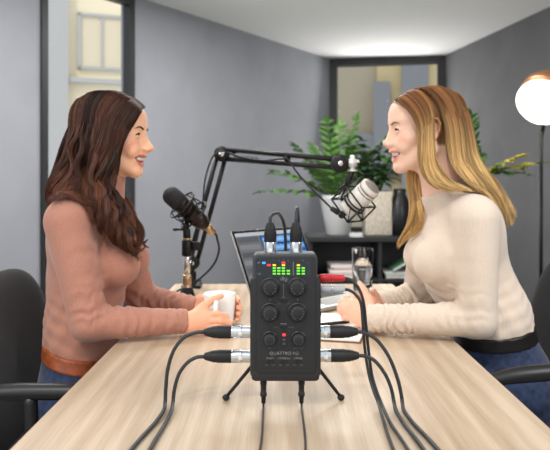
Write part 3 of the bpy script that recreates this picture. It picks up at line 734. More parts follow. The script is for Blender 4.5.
gc = np.array([(362.5-279)*2.30/FPX, 2.30, TZ])
glm = mat('clear_drinking_glass', (1, 1, 1), 0.0, trans=1.0, ior=1.45)
watm = mat('still_water', (1, 1, 1), 0.0, trans=1.0, ior=1.33)
gl = thing('water_glass', 'tall clear drinking glass half full of water near the blonde woman', 'glass', gc)
RG, HG = .039, .148
mk('glass', lathe(gc, gc+ez, [(0, .0), (0, .031), (.003, .033), (HG*.5, .0365), (HG, RG), (HG, RG-.0022), (HG*.5, .0343), (.014, .031), (.012, .0)], 40), glm, gl)
mk('water', lathe(gc, gc+ez, [(.0125, .0), (.0128, .0305), (HG*.62, .0350), (HG*.625, .0348), (HG*.625, .0)], 40), watm, gl)
mc = np.array([(219.5-279)*1.72/FPX, 1.72, TZ])
mg = thing('coffee_mug', 'white ceramic mug held in the brown haired woman\'s hands', 'mug', mc)
MH = .091; MR = .0435
mk('cup', lathe(mc, mc+ez, [(0, 0), (0, .030), (.003, .034), (.02, .0375), (.06, .041), (MH-.002, MR), (MH, MR-.001), (MH, MR-.0025), (MH-.002, MR-.004), (.06, .037), (.02, .0335), (.010, .028), (.008, 0)], 44), whitec, mg)
hdv = np.array([-.02, -1., 0]); h0 = mc+hdv*.038
mk('handle', tube([mc+hdv*.039+ez*.078, mc+hdv*.076+ez*.082, mc+hdv*.090+ez*.071, mc+hdv*.088+ez*.045, mc+hdv*.066+ez*.026, mc+hdv*.037+ez*.024], .0058, 12, 30, flat=.75), whitec, mg)
# ------------------------------------------------------------------ the audio interface
DY = 1.09; S = DY/FPX
def D(px, py, dy=0.0): p = P(px, py, DY); p[1] += dy; return p
dev_m = mat('satin_black_case', srgb(31, 32, 35), .5); noise_color(dev_m, srgb(29, 30, 32), srgb(34, 35, 37), 1500, 1, bump=.08, bdist=.0004)
dev_g = mat('dark_grey_front', srgb(58, 61, 66), .5)
pan_m = mat('dark_display_window', srgb(34, 38, 44), .3)
knob_m = mat('soft_touch_knob', srgb(27, 28, 30), .45)
mark_m = mat('light_grey_print', srgb(178, 181, 185), .6); mark2 = mat('dim_grey_print', srgb(118, 121, 125), .6)
dv = thing('audio_interface', 'black handheld audio interface with knobs and level lights standing at the front', 'audio interface', D(285.5, 381, .03))
def outline(x0, x1, y0, y1, r):
    o = []
    for cx, cy, a0 in ((x1-r, y0+r, -PI/2), (x1-r, y1-r, 0), (x0+r, y1-r, PI/2), (x0+r, y0+r, PI)):
        for a in np.linspace(a0, a0+PI/2, 6): o.append((cx+r*math.cos(a), cy+r*math.sin(a)))
    return o
def bevelled(pts, y0, y1, b, m, name, par):
    """pixel outline extruded from front y0 to back y1, with a chamfered front edge of b px"""
    c = np.mean(pts, axis=0); rings = []
    for k, yy in ((1, y0), (0.35, y0+b*S*.25), (0, y0+b*S), (0, y1-b*S), (1, y1)):
        q = []
        for i, p in enumerate(pts):
            v = np.asarray(p, float); d = v-c; e = np.array([math.copysign(min(abs(d[0]), b*k), d[0]), math.copysign(min(abs(d[1]), b*k), d[1])])
            v = v-e; q.append(D(v[0], v[1], yy))
        rings.append(q)
    n = len(pts); V = np.array([p for q in rings for p in q]); F = [tuple(range(n)), tuple(range((len(rings)-1)*n, len(rings)*n))[::-1]]
    for r in range(len(rings)-1):
        for i in range(n): F.append((r*n+i, (r+1)*n+i, (r+1)*n+(i+1) % n, r*n+(i+1) % n))
    return sharp(mk(name, (V, F), m, par), 40)
up_o = outline(252.5, 317.5, 254, 300, 5)
bevelled(up_o, .0015, .050, 2.5, dev_g, 'upper_case', dv)
bevelled(outline(250, 321, 277, 379, 5.5), .000, .052, 3.2, dev_m, 'lower_case', dv)
bevelled(outline(256, 316, 256.5, 374, 3), -.0022, .004, 1.2, dev_m, 'front_panel', dv)
bevelled(outline(251.5, 319.5, 370, 381.5, 4), -.001, .050, 2, dev_m, 'bottom_cap', dv)
def plate(px0, px1, py0, py1, y, m, name, par=None, r=1.0):
    pts = outline(px0, px1, py0, py1, min(r, (px1-px0)/2.01, (py1-py0)/2.01)); V = [D(a, b, y) for a, b in pts]+[D(a, b, y+.001) for a, b in pts]; n = len(pts)
    F = [tuple(range(n)), tuple(range(n, 2*n))[::-1]]+[(i, n+i, n+(i+1) % n, (i+1) % n) for i in range(n)]
    return mk(name, (np.array(V), F), m, par or dv, smooth=False)
dspn = plate(255.5, 311.5, 258.5, 276.8, -.0029, pan_m, 'level_display', None, 1.5)
def led(c, name='level_light'):
    return mat(name, c, .4, emit=c, estr=.95)
G_, Y_, R__, B__ = led(srgb(96, 200, 48)), led(srgb(240, 190, 50)), led(srgb(230, 50, 50)), led(srgb(50, 150, 240))
cols = {274.3: 'yggg', 278.8: ' ggg', 283.4: 'yggg', 288.3: '  gg', 298.3: 'yggg', 303.2: ' ggg'}
rws = [264.9, 267.8, 270.5, 273.4]
for x, s in cols.items():
    for y, ch in zip(rws, s):
        if ch != ' ':
            o = plate(x-1.6, x+1.6, y-.8, y+.8, -.0036, Y_ if ch == 'y' else G_, 'level_light', dspn, .2)
            o['label'] = 'lit %s level light' % ('yellow' if ch == 'y' else 'green')
for x, y, m_, nm in ((283.4, 262.5, R__, 'red'), (268.9, 264.9, R__, 'red'), (263.9, 262.6, B__, 'blue')):
    plate(x-1.75, x+1.75, y-.95, y+.95, -.0036, m_, 'indicator_light', dspn, .2)['label'] = 'lit %s indicator light' % nm
plate(292.9, 293.6, 261.5, 275, -.0034, mark2, 'divider', dspn, .1)
RX = (PI/2, 0, 0)
def lab(s, px, py, sz, m=mark_m, y=-.0030, par=None): return text('printed_text', s, sz*S, D(px, py, y), RX, m, par or dv)
lab('48V', 259, 262.6, 2.0, mark_m, -.0031); lab('LINE', 259, 273.6, 1.8, mark_m, -.0031)
for i, s in enumerate('1234'): lab(s, 274.3+4.6*i, 260.3, 2.0, mark_m, -.0031)
lab('L', 298.3, 260.3, 2.0, mark_m, -.0031); lab('R', 303.2, 260.3, 2.0, mark_m, -.0031)
lab('CLIP', 308.2, 262.3, 1.7, mark2, -.0031)
for i, s in enumerate(('0', '-6', '-12', '-18')): lab(s, 308.4, rws[i], 1.8, mark2, -.0031)
def knob(px, py, r, ticks=11):
    c = D(px, py, -.0022); rr = r*S
    k = mk('knob', lathe(c, c+[0, -1, 0], [(0, rr), (.003, rr), (.0036, rr*.93), (.0042, rr*.86), (.013, rr*.80), (.0145, rr*.76), (.0150, rr*.70), (.0150, 0)], 48), knob_m, dv)
    sharp(k, 40)
    ridges = []
    for i in range(36):
        a = 2*PI*i/36; e = np.array([math.cos(a), 0, math.sin(a)]); ridges.append(tube([c+[0, -.005, 0]+e*rr*.85, c+[0, -.0128, 0]+e*rr*.80], .00035, 4))
    mk('grip_ridge', join(*ridges), knob_m, k)
    dots = []
    for i in range(ticks):
        a = math.radians(240-300*i/(ticks-1)); e = np.array([math.cos(a), 0, math.sin(a)]); q = c+e*rr*.56+np.array([0, -.0151, 0])
        dots.append(cyl(q, q-[0, .0002, 0], rr*.04, 8))
    mk('scale_dot', join(*dots), mark2, k, smooth=False)
for x, y, r in ((270.1, 286.7, 9.9), (297, 286.7, 9.9), (270.1, 311.8, 9.9), (297.4, 311.8, 9.9), (269.8, 337.9, 7.7), (298.2, 337.9, 7.7)): knob(x, y, r)
def slide(px, py, w=3.6):
    s = plate(px-w, px+w, py-1.3, py+1.3, -.0028, mat('switch_slot', srgb(16, 16, 17), .6), 'slide_switch', None, 1.2)
    mk('switch_tab', box(D(px+w*.35, py, -.0040), (w*S*.8, .0026, 1.8*S), .0003), knob_m, s)
for x, y in ((283.6, 300.7), (283.6, 326.9), (270.1, 361.4), (283.8, 361.4), (298, 361.4)): slide(x, y)
plate(283.3, 283.7, 283.5, 296.5, -.0028, mark2, 'printed_line', None, .1)
for x, n_ in ((270.1, '1'), (297, '2')): lab(n_, x, 275.3+.6, 2.0, mark2, -.0031)
for x, n_ in ((270.1, '3'), (297.4, '4')): lab(n_, x, 299.3, 2.4, mark_m)
lab('MIC', 283.6, 297.5, 2.2); lab('ON', 278.7, 303.8, 1.9, mark2); lab('OFF', 288.4, 303.8, 1.9, mark2)
lab('MODE', 283.6, 323.8, 2.3); lab('MULTI', 276.6, 327, 2.0, mark2); lab('MONO', 290.6, 327, 2.0, mark2)
lab('VOL', 269.8, 347.7, 2.2, mark2); lab('LINE OUT', 298.2, 347.7, 2.2, mark2)
lab('QUATTRO I/O', 284.2, 353, 4.5, mark_m); lab('DIRECT', 270.1, 357.9, 2.4); lab('LOOPBACK', 284, 357.9, 2.4); lab('LIMITER', 298.2, 357.9, 2.4)
for x in (270.1, 283.8, 298): lab('OFF', x-3.2, 364.6, 2.0, mark2); lab('ON', x+3.4, 364.6, 2.0, mark2)
lab('iRig', 283.4, 278.6, 5.4, mark_m, -.0031).data.shear = .3
wn = plate(281.0, 287.0, 329.8, 346.6, -.0030, mat('meter_window', srgb(16, 17, 19), .25), 'power_window', None, 1.2)
plate(282.4, 285.6, 333, 335.6, -.0037, R__, 'power_light', wn, .5)['label'] = 'lit red power light'
for y in (339.2, 343.2): plate(282.6, 285.4, y-1.1, y+1.1, -.0037, mat('unlit_light', srgb(70, 72, 76), .4), 'unlit_light', wn, .4)
for y in (298, 316, 333): mk('side_button', box(D(321.3, y, .02), (1.2*S, .010, 3.4*S), .0004), knob_m, dv)
mk('foot_mount', join(cyl(D(284.5, 380, .024), D(284.5, 383.5, .024), .006, 20), box(D(277, 380.7, .014), (.010, .010, .004), .001)), dev_m, dv)
# folding legs: hub on the back of the case
tr = thing('mini_tripod', 'small black folding tripod that props up the audio interface', 'tripod', (D(285, 0)[0], DY+.09, TZ))
hub = D(285.5, 335, .070)
mk('hub', join(cyl(hub-[0, .016, 0], hub+[0, .012, 0], .013, 24, bev=.002), sphere(hub+[0, .012, 0], .012, 16, 10)), blk, tr)
for e in (np.array([P(226, 401.5, 1.150)[0], 1.150, TZ+.0055]), np.array([P(341, 401.5, 1.150)[0], 1.150, TZ+.0055]), np.array([hub[0], 1.36, TZ+.0055])):
    d = (e-hub)/np.linalg.norm(e-hub); Lg = np.linalg.norm(e-hub)
    l = mk('leg', tube([hub+d*.008, hub+d*(Lg*.55), e-d*.004], [.0036, .0033, .0030], 10, 12), blk, tr)
    mk('rubber_foot', sphere(e, (.0065, .0065, .0055), 16, 10), rub, l)

# plugs
smetal = mat('nickel_plated_shell', srgb(205, 212, 218), .2, 1.0)
def xlr(lab_, a, u, lm, lb, r, par_label='connector', grp=None):
    """a = start at the case, u = direction, lm/lb metal / boot length"""
    a = np.asarray(a, float); u = np.asarray(u, float); t = thing('cable_plug', lab_, 'plug', a+u*.0)
    s = mk('metal_shell', lathe(a, a+u, [(-.004, r*.86), (0, r*.86), (0, r*.94), (lm*.42, r*.94), (lm*.45, r*1.0), (lm*.9, r*1.0), (lm, r*.95)], 30), smetal, t)
    sharp(s, 30)
    mk('release_tab', box(a+u*lm*.5+np.array([0, -r*.92, 0]) if abs(u[0]) > .5 else a+u*lm*.35+np.array([0, -r*.92, 0]), (.007, .003, .007), .0006), whm, s)
    bo = mk('strain_relief', lathe(a+u*lm, a+u*2, [(0, r*.96), (.001, r*1.0), (lb*.50, r*1.0), (lb*.52, r*.94), (lb*.70, r*.90), (lb*.71, r*.84), (lb*.80, r*.78), (lb*.81, r*.72), (lb*.90, r*.66), (lb*.91, r*.60), (lb*.99, r*.52), (lb, r*.40)], 28), rub, t)
    sharp(bo, 30)
    return t
pr = 6.6*S
CY = .028
q = lambda px, py, dy=CY: P(px, py, DY+dy)
xlr('metal and black plug on the left side of the audio interface, upper of two', q(250, 332, CY), (-1, 0, 0), 19*S, 28*S, pr)
xlr('metal and black plug on the left side of the audio interface, lower of two', q(250, 356.3, CY), (-1, 0, 0), 19*S, 28*S, pr)
xlr('metal and black plug on the right side of the audio interface, upper of two', q(320, 331.7, CY), (1, 0, 0), 10*S, 29*S, pr)
xlr('metal and black plug on the right side of the audio interface, lower of two', q(320, 355.5, CY), (1, 0, 0), 11*S, 29*S, pr)
xlr('metal and black plug on top of the audio interface, left of two', q(270.3, 254.5, CY), (0, 0, 1), 13*S, 20*S, 6.4*S)
xlr('metal and black plug on top of the audio interface, right of two', q(296, 254.5, CY), (0, 0, 1), 13*S, 20*S, 6.4*S)
cab = mat('dark_grey_cable', srgb(44, 47, 51), .45)
def cable(label, pts, r, name='signal_cable', m=cab):
    o = mk(name, tube(pts, r, 10, 80), m, None); tag(o, label, 'cable'); return o
FLZ = TZ+.0042
def run(px, Yt, dx=0.0):      # once on the table the cable runs towards the front edge and over it
    x = P(px, 400, Yt)[0]
    return [np.array([x, Yt-.015, FLZ+.004]), np.array([x+dx*.2, Yt-.06, FLZ]), np.array([x+dx*.6, .95, FLZ]), np.array([x+dx, .83, FLZ]), np.array([x+dx, .795, FLZ-.002]), np.array([x+dx, .785, TZ-.02]), np.array([x+dx, .785, TZ-.2])]
cable('dark cable looping down from the upper left plug, outermost of the left pair', [q(204, 332), q(196, 332.6), q(184, 337.5), q(174, 350), q(168, 368), q(165.8, 388), q(165.2, 402, .024)]+run(165, DY-.0, -.03), 1.95*S)
cable('dark cable looping down from the lower left plug, innermost of the left pair', [q(204, 356.6), q(196, 357.5), q(187, 363), q(179, 374), q(174.5, 389), q(173.0, 402, .024)]+run(172.8, DY-.0, -.01), 1.95*S)
cable('dark cable looping down from the upper right plug, outermost on the right', [q(357, 331.7), q(365, 333), q(377, 340), q(389, 357), q(397, 377), q(401, 393), q(402.3, 402, .024)]+run(402.5, DY, .03), 1.95*S)
cable('dark cable looping down from the lower right plug, middle of the right three', [q(358, 355.6), q(365, 356.2), q(375, 361), q(385, 374), q(391, 388), q(394, 402, .024)]+run(394.5, DY, .02), 1.95*S)
# small plugs
redm = mat('red_plug_sleeve', srgb(190, 32, 42), .35); greym = mat('grey_plug_sleeve', srgb(170, 175, 182), .4)
def miniplug(label, y, m):
    a = q(320, y, .035); t = thing('jack_plug', label, 'plug', a)
    mk('sleeve', lathe(a, a+[1, 0, 0], [(-.002, 3.2*S), (0, 4.1*S), (12*S, 4.1*S), (14*S, 3.5*S), (15*S, 3.7*S), (24*S, 3.4*S), (25*S, 2.6*S), (26*S, 1.4*S)], 24), m, t)
    mk('collar', lathe(a+[11.2*S, 0, 0], a+[1, 0, 0], [(0, 4.2*S), (.7*S, 4.35*S), (1.4*S, 4.2*S)], 24), smetal if m is greym else m, t)
miniplug('red plug on the upper right side of the audio interface', 278, redm)
miniplug('pale grey plug on the right side just below the red plug', 289, greym)
cable('thin dark cable curving down from the red plug', [q(344, 278.2, .035), q(350, 279.5, .035), q(358, 287, .036), q(363.5, 302, .038), q(366, 325, .044), q(368.5, 350, .052), q(372, 375, .050), q(377, 392, .035), q(381, 402, .02)]+run(384, DY-.01, .015), 1.6*S)
cable('thin dark cable curving down from the pale grey plug', [q(344, 289.2, .035), q(350, 290.5, .035), q(356, 295, .034), q(361, 304, .034), q(363, 325, .036), q(365, 350, .044), q(369, 375, .042), q(374, 392, .028), q(378, 402, .014)]+run(380.5, DY-.02, -.005), 1.6*S)
# cables leaving the top plugs go over the back and down
def over(px, top, dx):
    b = q(px, 222); c = lambda x, y, dy: D(x, y, dy)
    return [q(px, 224, CY), q(px+.3, 217, CY+.002), q(px+dx*.35, top, CY+.018), q(px+dx*.7, top+2, CY+.05), q(px+dx, 226, CY+.075), c(px+dx*1.15, 255, CY+.085), c(px+dx*1.2, 300, CY+.10), c(px+dx*1.2, 350, CY+.12),
            np.array([D(px+dx*1.2, 0)[0], DY+.20, TZ+.03]), np.array([D(px+dx*1.2, 0)[0], DY+.26, TZ+.0042]), np.array([D(px+dx*1.2, 0)[0]+.01, DY+.31, TZ+.0042])]
cable('dark cable arching from the left top plug behind the audio interface', over(270.3, 213.2, 14), 1.75*S)
cable('dark cable rising from the right top plug and dropping behind the audio interface', over(296, 208.5, 2.5), 1.75*S)
# plugs under the case, their cables turn forward on the table
for px, lb_ in ((263.5, 'left'), (301.5, 'right')):
    a = q(px, 380.5, .026); t = thing('jack_plug', 'slim black jack plug under the audio interface, %s of the two' % lb_, 'plug', a)
    mk('sleeve', lathe(a, a-[0, 0, 1], [(-.001, 3.0*S), (1*S, 3.4*S), (4*S, 3.4*S), (4.5*S, 2.9*S), (12*S, 2.9*S), (12.5*S, 3.5*S), (15.5*S, 3.5*S), (16*S, 2.5*S), (23*S, 2.2*S), (23.5*S, 1.3*S)], 24), rub, t)
    b = a-np.array([0, 0, 23*S])
    cable('thin black cable from the %s plug under the audio interface' % lb_, [b+[0, 0, .002], b+[0, -.001, -.003], b+[0, -.010, -.0065], np.array([b[0], b[1]-.03, TZ+.0028]), np.array([b[0], .95, TZ+.0028]), np.array([b[0]-.01, .82, TZ+.0028]), np.array([b[0]-.01, .792, TZ-.004]), np.array([b[0]-.01, .788, TZ-.15])], 1.1*S)
# ------------------------------------------------------------------ people
def smooth01(x, a, b):
    t = np.clip((x-a)/(b-a), 0, 1); return t*t*(3-2*t)
def vcol_mat(name, rough, sss=0.0, spec=.5, sheen=0.0):
    m = mat(name, (.8, .6, .5), rough, spec=spec, sss=sss, sheen=sheen)
    a = N(m).new('ShaderNodeAttribute'); a.attribute_name = 'Col'; Lk(m, a.outputs['Color'], bsdf(m).inputs['Base Color'])
    return m
skin_m = vcol_mat('skin', .48, sss=.25, spec=.35)
nn_ = noise_node(skin_m, 500, 2); add_bump(skin_m, nn_.outputs[0], .05, .0004)

class Head:
    def __init__(s, o, f, yaw, sx):
        """o = centre at eye level; f = unit facing vector in XZ; yaw turns the face to the viewer"""
        f = np.asarray(f, float); f /= np.linalg.norm(f); n = np.array([0, -1., 0]); u = np.array([-f[2]*sx, 0, f[0]*sx]) if sx > 0 else np.array([f[2], 0, -f[0]])
        if u[2] < 0: u = -u
        c, q = math.cos(yaw), math.sin(yaw); s.f = f*c+n*q; s.n = n*c-f*q; s.u = u; s.o = np.asarray(o, float); s.M = np.stack([s.f, s.n, s.u], 1)
    def w(s, f, n, u): return s.o+s.M@np.array([f, n, u], float)
    def loc(s, V): return (V-s.o)@s.M

LIPU = [(.0870, 0, -.0595), (.0860, .007, -.0586), (.0826, .016, -.0590), (.0745, .0245, -.0602), (.0670, .0305, -.0612)]
LIPL = [(.0795, 0, -.0828), (.0788, .008, -.0822), (.0760, .0165, -.0780), (.0722, .0240, -.0705), (.0670, .0305, -.0625)]
EYE = (.0625, .031, -.0060)
def head_field(F, H, ns=1.0, off=0.0):
    w = H.w; M = H.M
    e = lambda c, r, k=.012, mode='add': F.ell(w(*c), r, k, M, mode, off)
    c = lambda a, b, ra, rb, k=.010, mode='add': F.cone(w(*a), w(*b), ra, rb, k, mode, off)
    e((-.012, 0, .026), (.090, .070, .074)); e((.026, 0, .030), (.0525, .058, .052), .02)
    e((.030, 0, -.045), (.048, .050, .066), .02)
    for s in (-1, 1):
        c((.0690, s*.010, .013), (.0575, s*.043, .016), .010, .010, .014)
        e((.046, s*.040, -.028), (.026, .020, .022), .015)
        e((.064, s*.029, -.043), (.016, .016, .015), .012)
        c((-.004, s*.052, -.060), (.062, s*.016, -.098), .016, .013, .02)
        c((-.006, s*.054, -.020), (-.004, s*.052, -.060), .016, .016, .02)
    e((.0655, 0, -.102), (.0165, .018, .015), .014)
    e((.060, 0, -.067), (.0235, .031, .024), .014)
    # orbits, nose
    for s in (-1, 1): e((.0485, s*.031, -.005), (.0225, .021, .018), .013)
    e((.060, 0, -.010), (.017, .015, .022), .012)
    c((.066, 0, .004), (.078, 0, -.036), .0105, .0155, .012)
    NF = lambda f: .076+(f-.076)*ns
    c((.0745, 0, .000), (NF(.0965)-(1-ns)*.008, 0, -.031), .0055, .0070-(1-ns)*.01, .010)
    e((NF(.1010), 0, -.0368+(1-ns)*.01), (.0080, .0072, .0066), .007)
    for s in (-1, 1):
        e((.0905, s*.0100, -.0412), (.0085, .0060, .0058), .006)
        e((.0955, s*.0058, -.0466), (.0040, .0024, .0022), .002, 'sub')
    c((NF(.0990), 0, -.0405), (.0860, 0, -.0485), .0048, .0052, .007)
    # mouth: cut, then lips
    e((.081, 0, -.0705), (.020, .0200, .0092), .003, 'sub')
    for s in (-1, 1):
        c((.080, s*.006, -.0705), (.0735, s*.0225, -.0660), .0092, .0066, .003, 'sub'); c((.0735, s*.0225, -.0660), (.0685, s*.0300, -.0640), .0066, .0034, .003, 'sub')
        c((.087, s*.0175, -.047), (.066, s*.0375, -.069), .0022, .0022, .006, 'sub')
        e((.060, s*.036, -.050), (.017, .014, .016), .010)
    for s in (-1, 1):
        F.chain([w(a, s*b, d) for a, b, d in LIPU], [.0028, .0030, .0028, .0022, .0016], .004, off=off)
        F.chain([w(a, s*b, d) for a, b, d in LIPL], [.0036, .0036, .0032, .0025, .0016], .004, off=off)
    # eyelids round the opening
    for s in (-1, 1):
        ec = EYE; R1 = .0118
        e((ec[0]+.009, s*(ec[1]+.001), ec[2]), (.0125, .0130, .0044), .002, 'sub')
        def lid(ds): return [w(ec[0]+math.sqrt(max(R1*R1-a*a-b*b, 1e-6)), s*(ec[1]+a), ec[2]+b) for a, b in ds]
        F.chain(lid([(-.0108, -.0015), (-.0070, .0032), (-.001, .0050), (.0055, .0040), (.0108, -.0006)]), [.0018, .0021, .0023, .0023, .0020], .004, off=off)
        F.chain(lid([(-.0108, -.0020), (-.0060, -.0044), (.000, -.0052), (.0060, -.0040), (.0108, -.0010)]), [.0017, .0018, .0019, .0019, .0018], .005, off=off)
    # ears
    for s in (-1, 1):
        e((-.010, s*.0735, -.012), (.0165, .0065, .028), .006)
        e((-.006, s*.080, -.010), (.0100, .0050, .018), .004, 'sub')
        F.chain([w(-.002, s*.077, .004), w(-.008, s*.081, .013), w(-.018, s*.082, .010), (w(-.024, s*.081, -.002)), w(-.020, s*.079, -.020), w(-.008, s*.074, -.034)], [.003, .0032, .0032, .003, .003, .0045], .004, off=off)

def head_colors(H, V, base, lip, blush, scalp, scalp_fn):
    L = H.loc(V); f, n, u = L[:, 0], np.abs(L[:, 1]), L[:, 2]
    C_ = np.tile(np.array([*base, 1.0]), (len(V), 1))
    def blend(col, w): C_[:, :3] = C_[:, :3]*(1-w[:, None])+np.array(col)*w[:, None]
    near = (np.linalg.norm(L, axis=1) < .2)
    b = np.exp(-(((f-.060)/.022)**2+((n-.044)/.018)**2+((u+.034)/.018)**2))*near; blend(blush, b*.55)
    b = np.exp(-(((f-.105)/.012)**2+(n/.012)**2+((u+.042)/.012)**2))*near; blend(blush, b*.35)
    b = np.exp(-(((n-.080)/.012)**2+((u+.012)/.035)**2))*near*(np.abs(f+.01) < .04); blend(blush, b*.5)
    def seg(pts, r, soft):
        d = np.full(len(V), 9.)
        P_ = np.array(pts); X = np.stack([f, n, u], 1)
        for i in range(len(P_)-1):
            a, c = P_[i], P_[i+1]; ab = c-a; t = np.clip(((X-a)@ab)/(ab@ab), 0, 1); d = np.minimum(d, np.linalg.norm(X-a-t[:, None]*ab, axis=1))
        return 1-smooth01(d, r, r+soft)
    wl = np.maximum(seg(LIPU[:4], .0034, .0010), seg(LIPL[:4], .0044, .0012)); wl = np.maximum(wl, seg([LIPU[3], LIPU[4]], .0020, .0010))
    blend(lip, wl*near)
    inn = ((((f-.081)/.021)**2+(n/.021)**2+((u+.0705)/.0100)**2 < 1) | (seg([(.080, .006, -.0705), (.074, .0165, -.067)], .0082, .0006) > .5) | (seg([(.074, .0190, -.067), (.0715, .0265, -.0645)], .0056, .0006) > .5))*(1-wl)*near
    blend((.14, .03, .03), inn)
    ws = scalp_fn(f, n, u)*near; blend(scalp, ws)
    return C_

def person_face_parts(H, root, brow, iris, lash, V):
    w = H.w
    eyew = mat('eye_white', (.82, .80, .78), .15, coat=.6); im = mat('iris', iris, .15, coat=.8); tm = mat('teeth', (.86, .83, .77), .2, coat=.4)
    lm = mat('lash_and_brow', lash, .7); bm_ = mat('eyebrow_hair', brow, .8)
    L = H.loc(V)
    def surf(n, u, lift):
        m = (np.abs(L[:, 1]-n) < .0028) & (np.abs(L[:, 2]-u) < .0028) & (L[:, 0] > .03)
        return w(L[m, 0].max()+lift if m.any() else .07, n, u)
    for s in (-1, 1):
        ec = np.array([EYE[0], s*EYE[1], EYE[2]]); e = mk('eye', sphere(w(*ec), .0118, 24, 16, H.M), eyew, root)
        dirv = H.M@np.array([.97, -s*.02, -.04]); dirv /= np.linalg.norm(dirv)
        mk('iris', lathe(w(*ec)+dirv*.0107, w(*ec)+dirv*.02, [(-.0012, .0056), (.0004, .0052), (.0012, .003), (.0014, 0)], 20), im, e)
        mk('pupil', lathe(w(*ec)+dirv*.0122, w(*ec)+dirv*.02, [(-.0008, .0028), (.0002, .0024), (.0003, 0)], 14), lm, e)
        lp_ = [(-.0108, -.0020), (-.0070, .0018), (-.001, .0034), (.0055, .0026), (.0118, -.0024)]
        mk('eyelashes', tube([w(ec[0]+math.sqrt(.0142**2-a*a-b*b), s*(EYE[1]+a), ec[2]+b) for a, b in lp_], [.0008, .0015, .0021, .0021, .0014], 8, 20), lm, root)
        mk('eyebrow', tube([surf(s*.015, .0090, -.0008), surf(s*.021, .0110, .0002), surf(s*.030, .0140, .0003), surf(s*.039, .0130, .0002), surf(s*.047, .0080, -.0003)], [.0014, .0022, .0020, .0014, .0005], 8, 28, flat=1.0), bm_, root)
    # teeth: curved upper row, lower row just showing
    def arch(u0, u1, fr, wd, k=16):
        V = []; F = []
        for i in range(k+1):
            a = -1.35+2.7*i/k; ff = fr-.021*(1-math.cos(a)); ww = wd*math.sin(a)
            for (df, uu) in ((0, u0), (-.0008, u1), (-.005, u1), (-.005, u0)): V.append(w(ff+df, ww, uu))
        for i in range(k):
            for j in range(4): F.append((i*4+j, i*4+(j+1) % 4, i*4+4+(j+1) % 4, i*4+4+j))
        F += [(0, 1, 2, 3), tuple(k*4+j for j in (3, 2, 1, 0))]
        return np.array(V), F
    mk('upper_teeth', arch(-.0585, -.0712, .0832, .0250), tm, root)
    mk('lower_teeth', arch(-.0775, -.0815, .0735, .0190), tm, root)
    mk('tongue', sphere(w(.066, 0, -.0765), (.016, .016, .005), 16, 10, H.M), mat('tongue', (.55, .16, .15), .4), root)

def push_out(p, H, J, rng_off):
    ax = np.eye(3)
    L = [(H.w(-.012, 0, .026), (.090, .070, .074), H.M), (H.w(.026, 0, .030), (.056, .058, .052), H.M), (H.w(.000, 0, -.03), (.060, .058, .050), H.M), (J['chest'], (.090, .128, .150), ax)]
    for s in 'nf':
        a = J['neck']-[0, 0, .012]; b = J['s'+s]
        for t in (.2, .4, .6, .8, 1.0): L.append((a*(1-t)+b*t, [.036+.018*t]*3, ax))
        L.append((J['bust'+s], (.058, .058, .058), ax)); c = J['e'+s]
        for t in (.15, .3): L.append((b*(1-t)+c*t, [.052]*3, ax))
    for c, r, M in L:
        r = (np.asarray(r, float)[None]+(-.002+.008*smooth01(np.linspace(0, 1, len(p)), 0, .12)+rng_off*smooth01(np.linspace(0, 1, len(p)), 0, .12))[:, None]); q = ((p-c)@M)/r; d = np.linalg.norm(q, axis=1); m = d < 1
        if m.any(): q[m] /= np.maximum(d[m], .2)[:, None]; p[m] = c+(q[m]*r[m])@M.T
    return p
